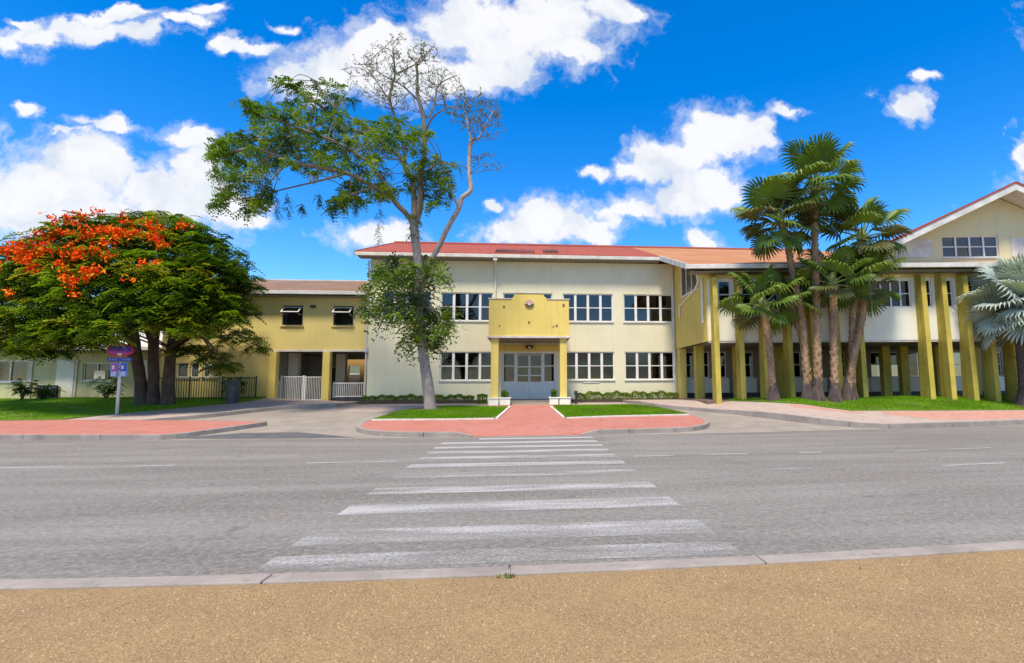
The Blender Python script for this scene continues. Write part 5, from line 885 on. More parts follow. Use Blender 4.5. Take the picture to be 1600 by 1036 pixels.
    def railing(name, x0, x1, y, z0, z1, n, mat, label, cat, group=None, post=.05, bar=.022, posts=()):
        G = thing(name, ((x0+x1)/2, y, z0), label, cat, group)
        for x in (x0, x1-post, *posts):
            mb = MB(); mb.box(x,x+post,y-post/2,y+post/2,z0-.04,z1+.03); obj('post', mb, mat, G)
        for z in (z0+.05, z1-.06):
            mb = MB(); mb.box(x0+post,x1-post,y-.018,y+.018,z,z+.04); obj('rail', mb, mat, G)
        pm = mesh_of('picket', MB().box(-bar/2,bar/2,-bar/2,bar/2,z0+.0901,z1-.0601), mat)
        for i in range(n): piece('picket', pm, G, T((x0+post+(x1-x0-2*post)*(i+.5)/n, y, 0)))
        return G
    railing('gate', -12.62, -11.46, 28.75, .76, 2.06, 12, iron, 'left leaf of the white barred gate between the yellow columns', 'gate', post=.06)
    railing('gate', -11.43, -10.40, 28.75, .76, 2.04, 11, iron, 'right leaf of the white barred gate between the yellow columns', 'gate', post=.06)
    railing('railing', -13.02, -12.66, 28.75, .76, 1.80, 4, iron, 'short white railing beside the left yellow column', 'railing')
    railing('railing', -9.95, -8.32, 28.6, .92, 1.72, 16, iron, 'white railing on a dark kerb right of the gate', 'railing')
    mb = MB(); mb.box(-9.95,-8.28,28.5,28.7,.6,.90); obj('kerb_wall', mb, m['dark_metal'], None, label='low dark kerb wall under the white railing', cat='kerb wall')
    railing('fence', -17.8, -13.1, 27.3, .92, 2.0, 40, m['dark_metal'], 'black iron picket fence between the flame tree and the passage', 'fence', posts=(-16.2,-14.7))
left_wing()

# ------------------------------------------------------------------ courtyard block seen through the passage
def courtyard():
    m = MAT; B = thing('courtyard_building', (-12,40,.75), 'orange-walled building with pale door seen through the gated passage', 'building')
    orange = stucco('orange_stucco', (.68,.42,.16), (.60,.36,.13), .4, .2)
    mb = MB(); wall_holes(mb, -16, -9.5, .6, 4.4, 40, 40.25, [(-12.87,-12.08,.78,3.0)]); obj('wall', mb, orange, B)
    mb = MB(); mb.box(-12.87,-12.08,40.05,40.1,.78,2.4); d = obj('door', mb, m['door'], B)
    mb = MB(); mb.box(-12.87,-12.08,40.06,40.09,2.42,3.0); obj('pane', mb, m['glass'], d)
    mb = MB(); mb.box(-12.2,-12.14,40.0,40.05,1.6,1.7); obj('handle', mb, m['dark_metal'], d)
    mb = MB(); mb.box(-16.2,-9.3,39.6,44,4.4,4.6); obj('roof', mb, m['roof_brown'], B)
    mb = MB(); mb.box(-13.42,-12.98,39.96,39.998,2.30,3.02); obj('notice_board', mb, simple('red_board', (.38,.04,.04), .6), None, label='red notice board on the orange wall beyond the passage', cat='notice board')
    mb = MB(); mb.box(-16,-8.2,28.6,40,.5,.74); obj('courtyard_floor', mb, m['pink_paver'], kind='structure')
courtyard()

# ------------------------------------------------------------------ low house on the far left
def left_house():
    m = MAT; B = thing('low_house', (-24,30,.9), 'single-storey cream house with pale roof behind the flame tree', 'house')
    YF = 30.0
    green = stucco('faded_green_yellow', (.56,.52,.28), (.46,.42,.22), .5, .35)
    holes = [(-23.08,-21.72,1.88,2.82),(-27.4,-25.75,1.85,2.95),(-32,-30.4,1.85,2.9)]
    mb = MB(); wall_holes(mb, -40, -18.2, .5, 3.55, YF, YF+.22, holes); obj('front_wall', mb, green, B)
    for x0, x1, mt in ((-24.3,-23.45,'spandrel'),(-25.6,-25.45,'edging'),(-23.42,-23.3,'edging'),(-20.3,-19.6,'spandrel'),(-28.6,-27.7,'spandrel')):
        mb = MB(); mb.box(x0,x1,YF-.06,YF-.002,.6,2.95); obj('pilaster', mb, m[mt], B, bevel=.01)
    window(B, *holes[0], YF, 2, 1, glass='glass', blinds=.0, mw=.05)
    mb = MB(); mb.box(-22.33,-21.80,YF-.25,YF+.06,1.95,2.40); u = obj('air_conditioner', mb, m['spandrel'], B, bevel=.02)
    for i in range(6):
        mb = MB(); mb.box(-22.28,-21.85,YF-.262,YF-.251,2.0+i*.06,2.03+i*.06); obj('louvre', mb, m['fascia'], u)
    window(B, *holes[1], YF, 2, 1, glass='glass', blinds=.4, mw=.06); window(B, *holes[2], YF, 2, 1, glass='glass', blinds=.4, mw=.06)
    mb = MB(); mb.box(-39.9,-18.4,33.5,33.6,.6,3.5); obj('partition', mb, m['interior'], B)
    mb = MB(); ey, ry = 29.2, 35
    mb.hexa([(-41,ey,3.45),(-18.25,ey,3.45),(-18.25,ry,5.5),(-41,ry,5.5),(-41,ey,3.6),(-18.25,ey,3.6),(-18.25,ry,5.65),(-41,ry,5.65)])
    mb.hexa([(-41,ry,5.5),(-18.25,ry,5.5),(-18.25,41,3.45),(-41,41,3.45),(-41,ry,5.65),(-18.25,ry,5.65),(-18.25,41,3.6),(-41,41,3.6)])
    obj('roof', mb, simple('pale_roof', (.60,.57,.50), .6, (.48,.45,.40), 1), B)
    gutter(B, [(-41,ey-.02,3.62),(-30,ey-.02,3.62),(-18.26,ey-.02,3.62)], .2, m['fascia'], .1)
    mb = MB(); mb.box(-40.9,-18.3,ey+.1,YF-.002,3.36,3.40); obj('soffit', mb, m['soffit'], B)
left_house()

# ------------------------------------------------------------------ foliage helpers
def unit(a): return a/np.maximum(np.linalg.norm(a, axis=-1, keepdims=True), 1e-6)
def pinnate(O, D, N, L, W, k, droop):
    """feather leaves: O base, D direction, N normal (n,3), L length, W leaflet length (n,) -> verts, quads"""
    n = len(O); S = unit(np.cross(D, N)); t = (np.arange(k)+.6)/k
    P = O[:,None,:]+D[:,None,:]*(L[:,None]*t)[:,:,None]
    P[:,:,2] -= (droop*L)[:,None]*t**2
    ww = (L/k*.95)[:,None,None]; ln = (W[:,None]*(.55+.45*np.sin(np.pi*t*.95)))[:,:,None]
    Dd = D[:,None,:]; out = []
    for sg in (-1, 1):
        Sd = S[:,None,:]*sg; dn = np.zeros(3); dn[2] = -1
        a = P; b = P+Sd*ln*.5-Dd*ww*.42; c = P+Sd*ln+Dd*ww*.35+dn*ln*.25; d = P+Sd*ln*.5+Dd*ww*.55
        out.append(np.stack([a,b,c,d], 2))
    V = np.stack(out, 2).reshape(-1,3)
    F = np.arange(len(V)).reshape(-1,4)
    return V, F
def scatter_leaves(rng, C, per, L, W, k, droop, spread, up=.25, flat=.5, jitter=.12):
    C = np.asarray(C, float); n = len(C)*per
    idx = np.repeat(np.arange(len(C)), per)
    az = rng.uniform(0, 2*np.pi, n); el = rng.normal(up, flat, n)
    D = np.stack([np.cos(az)*np.cos(el), np.sin(az)*np.cos(el), np.sin(el)], 1)
    O = C[idx]+rng.normal(0, jitter, (n,3))*np.array([1,1,.6])+D*spread*rng.uniform(.0,1,(n,1))
    N = unit(np.array([0,0,1.])+rng.normal(0,.35,(n,3)))
    Ls = L*rng.uniform(.65,1.2,n); Ws = W*rng.uniform(.75,1.2,n)
    V, F = pinnate(O, D, N, Ls, Ws, k, droop*rng.uniform(.5,1.4,n))
    return V, F, np.repeat(idx, 2*k)
def small_leaves(rng, P, size, mats_n):
    """single leaf quads at points P with random facing"""
    n = len(P); D = unit(rng.normal(0,1,(n,3))); U = unit(rng.normal(0,1,(n,3))+np.array([0,0,.6])); S = unit(np.cross(D,U))
    s = (size*rng.uniform(.6,1.3,n))[:,None]
    V = np.stack([P-D*s, P+S*s*.45, P+D*s, P-S*s*.45], 1).reshape(-1,3)
    return V, np.arange(len(V)).reshape(-1,4)
def mesh_obj(name, me, parent=None, label=None, cat=None, group=None, kind=None):
    o = bpy.data.objects.new(name, me); COL.objects.link(o)
    if parent: o.parent = parent; o.matrix_local = wmat(parent).inverted(); WM[o.name] = Matrix()
    else: WM[o.name] = Matrix()
    return tag(o, label, cat, group, kind)
def catmull(pts, rad, n=4):
    P = [Vector(p) for p in pts]; op, orr = [], []
    for i in range(len(P)-1):
        p0, p1, p2, p3 = P[max(i-1,0)], P[i], P[i+1], P[min(i+2,len(P)-1)]
        for k in range(n):
            t = k/n
            op.append(.5*((2*p1)+(-p0+p2)*t+(2*p0-5*p1+4*p2-p3)*t*t+(-p0+3*p1-3*p2+p3)*t*t*t)); orr.append(rad[i]+(rad[i+1]-rad[i])*t)
    op.append(P[-1]); orr.append(rad[-1]); return op, orr
def limb_tube(mb, r0, r1, pts, seg=10, n=4, rng=None, flare=False):
    k = len(pts); rad = [r0+(r1-r0)*(i/(k-1))**.8 for i in range(k)]
    P, Rr = catmull(pts, rad, n)
    if flare:
        for i, p in enumerate(P):
            h = p.z-P[0].z; Rr[i] *= 1+.35*math.exp(-h/.3)
    mb.tube(P, Rr, seg, jit=.05, rng=rng); return P

# ------------------------------------------------------------------ central tree on the island
def central_tree():
    rg = random.Random(3); rng = np.random.default_rng(3)
    base = TREE_LIMBS[0][2][0]
    B = thing('spreading_tree', (base[0],base[1],slab_h(base[0],base[1])), 'tall half-bare tree with pale trunk leaning left on the left lawn of the island', 'tree')
    nodes = []
    r0, r1, pts = TREE_LIMBS[0]; pts = [(pts[0][0],pts[0][1],pts[0][2]-.15)]+pts[1:]
    mb = MB(); P = limb_tube(mb, r0, r1, pts, 14, 5, rg, True); tr = obj('trunk', mb, MAT['bark_pale'], B, smooth=True)
    nodes += [(p, .15) for p in P[len(P)//2:]]
    for i, (r0, r1, pts) in enumerate(TREE_LIMBS[1:]):
        mb = MB(); P = limb_tube(mb, r0, r1, pts, 9, 5, rg); obj('limb', mb, MAT['bark_pale'] if i < 4 else bark_mid, B, smooth=True)
        nodes += [(p, 1) for p in P[2:]]
    NP = np.array([p[0] for p in nodes])
    # thin branches from the nearest limb to each leaf tuft and bare tip
    mb = MB()
    def connect(c, r, up=.25, kink=.12):
        c = Vector(c); d = np.linalg.norm(NP-np.array(c)+np.array([0,0,.0]), axis=1)+ (NP[:,2] > c.z+.1)*.7
        a = Vector(NP[int(np.argmin(d))]); L = (c-a).length
        m = a.lerp(c,.5)+Vector((rg.uniform(-kink,kink)*L, rg.uniform(-kink,kink)*L, rg.uniform(-.05,up)*L))
        P, Rr = catmull([a,m,c], [r,r*.7,r*.3], 4); mb.tube(P, Rr, 5, caps=False); return P
    for c in CROWN_CLUMPS: connect(c, .022)
    for c in LOW_CLUMPS: connect(c, .02)
    obj('branches', mb, bark_mid, B, smooth=True, kind='stuff')
    mb = MB(); tips = []
    for c in TWIG_TIPS:
        P = connect(c, .018, .1, .2); tips.append(P[-1])
        d = (P[-1]-P[-3]).normalized()
        for k in range(3):
            s = P[rg.randint(3,len(P)-1)]; e = s+(d*.5+Vector((rg.uniform(-1,1),rg.uniform(-1,1),rg.uniform(-.2,1)))*.6)*rg.uniform(.25,.5)
            mid = s.lerp(e,.5)+Vector((rg.uniform(-.05,.05),0,rg.uniform(-.03,.06))); mb.tube([s,mid,e],[.010,.008,.004],4,caps=False); tips.append(e)
            for j in range(2):
                e2 = e+Vector((rg.uniform(-1,1),rg.uniform(-1,1),rg.uniform(-.3,1)))*.16; mb.tube([mid.lerp(e,.5+.5*j),e2],[.006,.003],4,caps=False); tips.append(e2)
    for a, b in HANGS:
        a = Vector(a); b = Vector(b); mb.tube([a,a.lerp(b,.4)+Vector((.06,0,0)),a.lerp(b,.7)+Vector((-.04,0,0)),b],[.008,.007,.006,.004],4,caps=False)
    obj('twigs', mb, bark_twig, B, smooth=True, kind='stuff')
    gm = [leaf_mat('crown_leaf_a', (.15,.26,.018), (.10,.19,.013), .36), leaf_mat('crown_leaf_b', (.24,.33,.022), (.16,.25,.016), .36), leaf_mat('crown_leaf_c', (.05,.10,.010), (.07,.13,.012), .28)]
    V, F, idx = scatter_leaves(rng, CROWN_CLUMPS, 17, .29, .14, 4, .55, .08, .15, .65, .085)
    cm = rng.choice(3, len(CROWN_CLUMPS), p=[.5,.25,.25]); mi = cm[idx]
    H = []
    for a, b in HANGS:
        for t in np.linspace(.15,1,10): H.append(np.array(a)*(1-t)+np.array(b)*t)
    V2, F2, i2 = scatter_leaves(rng, H, 3, .18, .07, 4, .9, .02, -.3, .5, .03)
    F2 = F2+len(V); V = np.vstack([V,V2]); F = np.vstack([F,F2]); mi = np.concatenate([mi, np.full(len(i2),2)])
    mesh_obj('crown', fast_mesh('crown', V, F, gm, mi), B)
    lm = [leaf_mat('shoot_leaf_a', (.16,.25,.03), (.11,.19,.022), .32), leaf_mat('shoot_leaf_b', (.25,.33,.04), (.17,.25,.03), .32), leaf_mat('shoot_leaf_c', (.05,.085,.022), (.04,.07,.02), .25)]
    V, F, idx = scatter_leaves(rng, LOW_CLUMPS, 12, .40, .18, 4, 1.3, .12, -.1, .5, .12)
    cm = rng.choice(3, len(LOW_CLUMPS), p=[.4,.3,.3]); mesh_obj('shoots', fast_mesh('shoots', V, F, lm, cm[idx]), B)
    TP = np.array([tuple(t) for t in tips]); TP = TP[rng.random(len(TP)) < .75]
    TP = np.repeat(TP, 3, 0)+rng.normal(0,.035,(len(TP)*3,3))
    V, F = small_leaves(rng, TP, .045, 1)
    tm = [leaf_mat('bud_leaf_a', (.20,.19,.09), (.15,.15,.07), .25), leaf_mat('bud_leaf_b', (.17,.24,.06), (.13,.19,.05), .25)]
    mesh_obj('buds', fast_mesh('buds', V, F, tm, rng.choice(2,len(F),p=[.5,.5])), B)
bark_mid = bark('grey_branch_bark', (.27,.225,.18), (.14,.115,.09))
bark_twig = bark('dark_twig_bark', (.24,.195,.155), (.14,.11,.085))
central_tree()

# ------------------------------------------------------------------ flame tree
def flame_tree():
    rg = random.Random(8); rng = np.random.default_rng(8)
    b = FLAME_LIMBS[1][2][0]
    B = thing('flame_tree', (b[0],b[1],slab_h(b[0],b[1])), 'broad dark-green tree covered in orange-red blossom in front of the low house', 'tree')
    nodes = []
    for i, (r0, r1, pts) in enumerate(FLAME_LIMBS):
        if i < 3: pts = [(pts[0][0],pts[0][1],slab_h(pts[0][0],pts[0][1])-.1)]+pts[1:]
        mb = MB(); P = limb_tube(mb, r0, r1, pts, 12, 5, rg, i < 3); obj('trunk' if i < 3 else 'limb', mb, MAT['bark_dark'], B, smooth=True); nodes += P[8:]
    NP = np.array([tuple(p) for p in nodes]); mb = MB()
    for c in FLAME_PADS:
        c = Vector(c); d = np.linalg.norm((NP-np.array(c))*np.array([1,1,1.3]), axis=1)+(NP[:,2] > c.z)*1.5; a = Vector(NP[int(np.argmin(d))])
        m = a.lerp(c,.55)+Vector((0,0,.12*(c-a).length)); P, Rr = catmull([a,m,c],[.045,.03,.012],3); mb.tube(P,Rr,5,caps=False)
    obj('branches', mb, MAT['bark_dark'], B, smooth=True, kind='stuff')
    gm = [leaf_mat('flame_leaf_dark', (.035,.07,.010), (.026,.055,.008), .25), leaf_mat('flame_leaf_mid', (.10,.18,.014), (.075,.14,.011), .32), leaf_mat('flame_leaf_light', (.26,.36,.022), (.18,.28,.016), .38), leaf_mat('flame_leaf_gold', (.42,.38,.03), (.32,.32,.025), .38)]
    V, F, idx = scatter_leaves(rng, FLAME_PADS, 34, .46, .17, 5, .55, .26, .12, .18, .13)
    PD = np.array(FLAME_PADS); n = len(PD)
    cm = rng.choice(4, n, p=[.2,.32,.34,.14])
    mi = cm[idx]; lm = np.repeat(rng.choice(4, len(F)//10, p=[.3,.4,.25,.05]), 10); sw = np.repeat(rng.random(len(F)//10) < .35, 10); mi = np.where(sw, lm, mi)
    mesh_obj('crown', fast_mesh('crown', V, F, gm, mi), B)
    fm = [simple('blossom_red', (.85,.06,.006), .9, (.75,.04,.006), 8), simple('blossom_orange', (.92,.18,.008), .9, (.88,.12,.006), 8), simple('blossom_amber', (.80,.36,.03), .9)]
    for f in fm: f.node_tree.nodes['Principled BSDF'].inputs['Specular IOR Level'].default_value = .05
    P = []; 
    for ci, c in enumerate(FLAME_FLOWERS):
        if ci % 5 == 3: continue
        sz = rng.uniform(.12,.30); k = int(95*sz/.4)
        q = rng.normal(0,1,(k,3))*np.array([sz*.6,sz*.5,.10])+np.array(c)+np.array([0,-.15,.10]); P.append(q)
        for _ in range(rng.integers(0,2)):
            o = rng.normal(0,1,3)*np.array([.7,.5,.22]); P.append(rng.normal(0,1,(18,3))*np.array([.12,.12,.06])+np.array(c)+o)
    P = np.vstack(P); V, F = small_leaves(rng, P, .075, 1)
    mesh_obj('blossom', fast_mesh('blossom', V, F, fm, rng.choice(3,len(F),p=[.5,.4,.1])), B)
flame_tree()

# ------------------------------------------------------------------ palms
def frond_mesh(name, pet, r, nseg, mats2, seed, fold=.05, droop=.25, spread=2.3, pw=.035, cup=.12):
    rg = random.Random(seed); mb = MB(); mb.m = 1
    pp = [(0,0,0),(pet*.35,0,pet*.06),(pet*.7,0,pet*.07),(pet,0,0),(pet+r*.25,0,-r*.05)]
    P, Rr = catmull(pp, [pw*1.4,pw,pw*.8,pw*.6,pw*.2], 2); mb.tube(P, Rr, 5)
    mb.m = 0; hx = pet; d = spread/nseg
    for i in range(nseg):
        th = -spread+2*d*(i+.5)+rg.uniform(-.02,.02); L = r*(.82+.18*math.cos(th*.62))*rg.uniform(.92,1.05); dr = droop*rg.uniform(.6,1.5)
        def pt(rad, ang, z): return (hx+math.cos(ang)*rad, math.sin(ang)*rad, z)
        z1 = cup*(.6*L)*abs(math.sin(th))*.9; z2 = z1*1.2-dr*L*.28; z3 = z1*1.1-dr*L*.95
        a = d*.96
        v = [pt(.02,th,0), pt(.60*L,th-a,z1), pt(.61*L,th,z1+fold*L), pt(.60*L,th+a,z1), pt(.84*L,th-a*.5,z2), pt(.85*L,th,z2+fold*L*.5), pt(.84*L,th+a*.5,z2), pt(L*(1-.25*dr),th+rg.uniform(-.04,.04),z3)]
        mb.add(v, [(0,1,2),(0,2,3),(1,4,5,2),(2,5,6,3),(4,7,5),(5,7,6)])
    me = mb.mesh(name)
    for m_ in mats2: me.materials.append(m_)
    me.polygons.foreach_set('material_index', mb.mi); me.polygons.foreach_set('use_smooth', [False]*len(me.polygons))
    return me
def crown_of(B, top, tdir, n, sc, variants, seed, lo=-62, hi=82, off=.12, roll=.5):
    """fronds set spirally round the growing point; lowest ones hang"""
    rg = random.Random(seed)
    for i in range(n):
        t = i/(n-1); az = i*2.39996+rg.uniform(-.25,.25); el = R(hi+(lo-hi)*t**.85+rg.uniform(-7,7))
        me = variants[rg.randrange(len(variants))]; s = sc*rg.uniform(.88,1.08)*(.86+.14*math.sin(math.pi*min(1,t*1.4)))
        M = T(Vector(top)+Vector((math.cos(az)*off, math.sin(az)*off, -.35*t*sc))) @ Matrix.Rotation(az,4,'Z') @ Matrix.Rotation(-el,4,'Y') @ Matrix.Rotation(rg.uniform(-roll,roll),4,'X') @ Matrix.Scale(s,4)
        piece('frond', me, B, M)
def palm_trunk(B, pts, r0, r1, seed, boots=True, mat=None):
    rg = random.Random(seed); k = len(pts)
    P, Rr = catmull(pts, [r0+(r1-r0)*i/(k-1) for i in range(k)], 6)
    mb = MB(); mb.tube(P, Rr, 12, jit=.06, rng=rg)
    L = sum((a-b).length for a,b in zip(P,P[1:])); n = int(L*30)
    for j in range(n if boots else 0):          # cut leaf bases in two opposed spirals
        s = (j+.5)/n*(len(P)-1); i = min(int(s), len(P)-2); f = s-i; p = P[i].lerp(P[i+1],f); r = Rr[i]+(Rr[i+1]-Rr[i])*f
        if (p-P[0]).z < .45: continue
        az = j*2.39996+rg.uniform(-.1,.1); d = Vector((math.cos(az),math.sin(az),0)); sd = Vector((-d.y,d.x,0)); w = .065*rg.uniform(.8,1.2); h = .16*rg.uniform(.8,1.2); pr = .042*rg.uniform(.7,1.5)
        q = p+d*r*.93; up = Vector((0,0,1))
        mb.add([q-sd*w-up*h*.5, q+sd*w-up*h*.5, q+sd*w*.55+up*h*.5+d*pr, q-sd*w*.55+up*h*.5+d*pr, q+up*h*.25, ], [(0,1,2,3),(0,3,4),(1,4,2),(3,2,4)])
    t = obj('trunk', mb, mat or MAT['palm_bark'], B, smooth=False)
    mb = MB(); b = P[0]; q = [b+Vector((0,0,-.12)), b+Vector((0,0,.15)), b+Vector((0,0,.45)), P[0].lerp(P[1],.9)+Vector((0,0,.55))]
    mb.tube(q, [r0*1.95,r0*1.6,r0*1.18,r0*1.04], 14, jit=.12, rng=rg)
    for j in range(26):
        az = rg.uniform(0,6.28); d = Vector((math.cos(az),math.sin(az),0)); mb.tube([b+d*r0*1.0+Vector((0,0,.6)), b+d*r0*1.45+Vector((0,0,.25)), b+d*r0*2.05+Vector((0,0,-.1))],[.02,.03,.03],5)
    obj('root_flare', mb, MAT['palm_root'], B)
    return P
def palms():
    ga = leaf_mat('palm_leaf', (.14,.22,.032), (.09,.155,.022), .22, .35); gb = leaf_mat('palm_leaf_light', (.18,.25,.035), (.12,.18,.025), .22, .35)
    gc = leaf_mat('palm_leaf_old', (.09,.125,.032), (.16,.14,.055), .18, .45)
    pe = simple('palm_petiole', (.20,.24,.05), .5, (.14,.18,.04), 5)
    vs = [frond_mesh('frond_%d' % i, 0.85+.15*(i%3), 1.08, 24, [[ga,gb,ga,gc][i%4], pe], 20+i, droop=.18+.08*(i%3), spread=2.2) for i in range(6)]
    labels = ['tall fan palm whose trunk leans left, left of the tallest palm','tallest fan palm in the middle of the clump, crown above all others','tall fan palm with its crown in front of the red gable verge',
      'short fan palm at the left edge of the clump, nearest the forecourt','short fan palm in front of the tallest palm, crown at eave height','short fan palm half hidden behind the two left trunks','short fan palm on the right of the clump below the tall right crown']
    for i, (nm, pts, n, sc) in enumerate(PALMS):
        b = pts[0]; gz = slab_h(b[0],b[1]); pts = [(b[0],b[1],gz+.0)]+[tuple(p) for p in pts[1:]]
        B = thing('fan_palm', (b[0],b[1],gz), labels[i], 'palm', 'fan palms in front of the arcade wing')
        P = palm_trunk(B, pts, .145 if i < 3 else .14, .115 if i < 3 else .125, 40+i)
        top = P[-1]; mb = MB(); mb.tube([P[-3],top,top+Vector((0,0,.3))],[.2,.17,.06],10); obj('crown_shaft', mb, pe, B, smooth=True)
        crown_of(B, top, None, n, sc*(.93 if i < 3 else .86), vs, 60+i, lo=-58 if i < 3 else -42)
    sa = leaf_mat('silver_leaf', (.52,.57,.47), (.42,.48,.40), .15, .55); sb = leaf_mat('silver_leaf_dark', (.46,.53,.45), (.36,.43,.37), .15, .55); sp = simple('silver_petiole', (.42,.48,.43), .5)
    vs = [frond_mesh('silver_frond_%d' % i, 0.9, 1.35, 36, [sa if i < 3 else sb, sp], 90+i, droop=.08+.05*i, spread=2.55, cup=.22) for i in range(4)]
    x, y = 20.95, 20.45; gz = slab_h(x,y)
    B = thing('silver_palm', (x,y,gz), 'silver-blue fan palm cut by the right edge of the picture', 'palm')
    P = palm_trunk(B, [(x,y,gz),(x+.02,y,gz+1.6),(x+.03,y,5.0)], .27, .24, 77, mat=MAT['palm_root'])
    crown_of(B, P[-1], None, 46, 1.04, vs, 78, lo=-62, hi=86, off=.2, roll=1.1)
palms()

# ------------------------------------------------------------------ hedges, shrubs, grass
def leafy_box(name, x0, x1, y0, y1, z0, z1, n, size, mats2, seed, label, cat='hedge', p=None, rough=.04, group=None):
    rng = np.random.default_rng(seed)
    B = thing(name, ((x0+x1)/2,(y0+y1)/2,z0), label, cat, group)
    X = rng.uniform(x0,x1,n); bump = rough*np.sin(X*5.3+seed)+rough*.8*np.sin(X*13.1+1.3*seed)
    face = rng.random(n); Yy = np.where(face < .5, y0+np.abs(rng.normal(0,.04,n)), rng.uniform(y0,y1,n)); top = z1+bump+rng.normal(0,.02,n)
    Zz = np.where(face < .5, rng.uniform(z0,1,n)*0+z0+(top-z0)*rng.random(n), top-np.abs(rng.normal(0,.05,n)))
    V, F = small_leaves(rng, np.stack([X,Yy,Zz],1), size, 1)
    mesh_obj('foliage', fast_mesh('foliage', V, F, mats2, rng.choice(len(mats2),len(F),p=p)), B)
    mb = MB(); k = max(2,int((x1-x0)/.45))
    for i in range(k+1):
        x = x0+.06+(x1-x0-.12)*i/k; mb.tube([(x,(y0+y1)/2,z0-.08),(x+.03,(y0+y1)/2,(z0+z1)/2),(x-.04,(y0+y1)/2-.03,z1-.05)],[.02,.015,.008],5)
    for x in np.arange(x0+.1,x1-.05,.08): mb.tube([(x,y0+.08,z0),(x+.05,(y0+y1)/2,z1-.08)],[.006,.004],4,caps=False)
    obj('stems', mb, MAT['bark_dark'], B)
    return B
HM = [leaf_mat('hedge_leaf_a', (.15,.26,.02), (.11,.20,.016), .3), leaf_mat('hedge_leaf_b', (.30,.38,.035), (.22,.30,.025), .3), leaf_mat('hedge_leaf_c', (.04,.08,.015), (.03,.065,.012), .2)]
leafy_box('hedge', -8.05, -2.6, 27.2, 27.8, .72, 1.02, 9000, .035, HM, 1, 'low clipped hedge along the wall behind the half-bare tree', p=[.45,.25,.3])
leafy_box('hedge', 2.55, 7.95, 27.1, 27.75, .72, 1.10, 9000, .04, HM, 2, 'low yellow-green hedge along the wall between porch and arcade', p=[.3,.5,.2], rough=.05)
leafy_box('shrub', -2.35, -1.85, 26.0, 26.5, .66, 1.10, 900, .04, HM, 3, 'small bright shrub standing left of the porch planter', 'shrub', p=[.2,.7,.1])
def shrub(x, y, h, w, n, label, seed, size=.10, mats2=None, p=None):
    rng = np.random.default_rng(seed); rg = random.Random(seed); z = slab_h(x,y)+.02
    B = thing('shrub', (x,y,z), label, 'shrub', 'shrubs along the left lawn')
    mb = MB(); C = []
    for i in range(9):
        a = rg.uniform(0,6.28); r = w*rg.uniform(.3,1); e = Vector((x+math.cos(a)*r, y+math.sin(a)*r*.8, z+h*rg.uniform(.5,1)))
        mb.tube([(x,y,z-.05),(x+(e.x-x)*.4,y+(e.y-y)*.4,z+(e.z-z)*.6),e],[.025,.018,.008],5,caps=False); C.append(tuple(e)); C.append(tuple(Vector((x,y,z)).lerp(e,.65)))
    obj('stems', mb, MAT['bark_dark'], B)
    V, F, idx = scatter_leaves(rng, C, n, size*2.4, size, 4, .6, .1, .25, .5, .09)
    mm = mats2 or [MATS_SHRUB[0], MATS_SHRUB[1]]
    mesh_obj('foliage', fast_mesh('foliage', V, F, mm, rng.choice(len(mm),len(F))), B)
MATS_SHRUB = [leaf_mat('shrub_leaf_a', (.035,.085,.018), (.05,.11,.022), .25), leaf_mat('shrub_leaf_b', (.06,.12,.025), (.04,.09,.02), .25)]
shrub(-25.0, 29.0, .9, .55, 10, 'round dark shrub below the dark window at the far left', 21)
shrub(-24.1, 29.1, .6, .45, 8, 'low shrub in front of the patterned garden block', 24)
shrub(-20.8, 28.6, .95, .6, 10, 'dark shrub between the house window and the flame tree trunks', 22)
shrub(-13.9, 26.9, .95, .45, 10, 'leafy shrub growing behind the waste bin at the fence', 23)
def grass():
    rng = np.random.default_rng(4); rg = random.Random(4)
    def inpoly(px, py, poly):
        c = np.zeros(len(px), bool); n = len(poly)
        for i in range(n):
            x1,y1 = poly[i]; x2,y2 = poly[i-1]
            if y1 == y2: continue
            k = ((y1 > py) != (y2 > py)) & (px < (x2-x1)*(py-y1)/(y2-y1)+x1); c ^= k
        return c
    LL, LR, LRR, lawn_l = LAWNS
    gm = [MAT['grass_a'], leaf_mat('grass_blade_light', (.21,.36,.006), (.17,.32,.006), .3), leaf_mat('grass_blade_dry', (.19,.20,.05), (.15,.18,.04), .3)]
    for poly, n, (xa,xb,ya,yb), lab in ((LL,45000,(-5.4,-.6,18.5,22.6),'short green grass on the left lawn of the island'),(LR,45000,(1,6.2,18.5,22.5),'short green grass on the right lawn of the island'),(LRR,90000,(8.9,25,18.7,23),'short bright grass in front of the arcade wing and palms'),(lawn_l,70000,(-27,-12.6,20.6,30),'short grass around the flame tree and bus stop sign')):
        X = rng.uniform(xa,xb,n); Y = rng.uniform(ya,yb,n); k = inpoly(X,Y,poly); X, Y = X[k], Y[k]
        Z = np.array([slab_h(a,b) for a,b in zip(X,Y)])+.03; m = len(X)
        az = rng.uniform(0,6.28,m); h = rng.uniform(.03,.075,m)*(1+.5*np.sin(X*1.7)*np.sin(Y*2.1)); w = rng.uniform(.006,.014,m); ln = rng.normal(0,.02,(m,2))
        dx, dy = np.cos(az)*w, np.sin(az)*w
        V = np.stack([np.stack([X-dx,Y-dy,Z],1),np.stack([X+dx,Y+dy,Z],1),np.stack([X+ln[:,0],Y+ln[:,1],Z+h],1)],1).reshape(-1,3)
        me = fast_mesh('grass', V, np.arange(len(V)).reshape(-1,3), gm, np.where((np.sin(X*1.9+1.3*np.sin(Y*1.7))*np.sin(Y*2.3+X*.6) > .55) & (rng.random(m) < .45), 2, rng.choice(3,m,p=[.62,.33,.05])))
        mesh_obj('grass', me, None, lab, 'grass', kind='stuff')
grass()
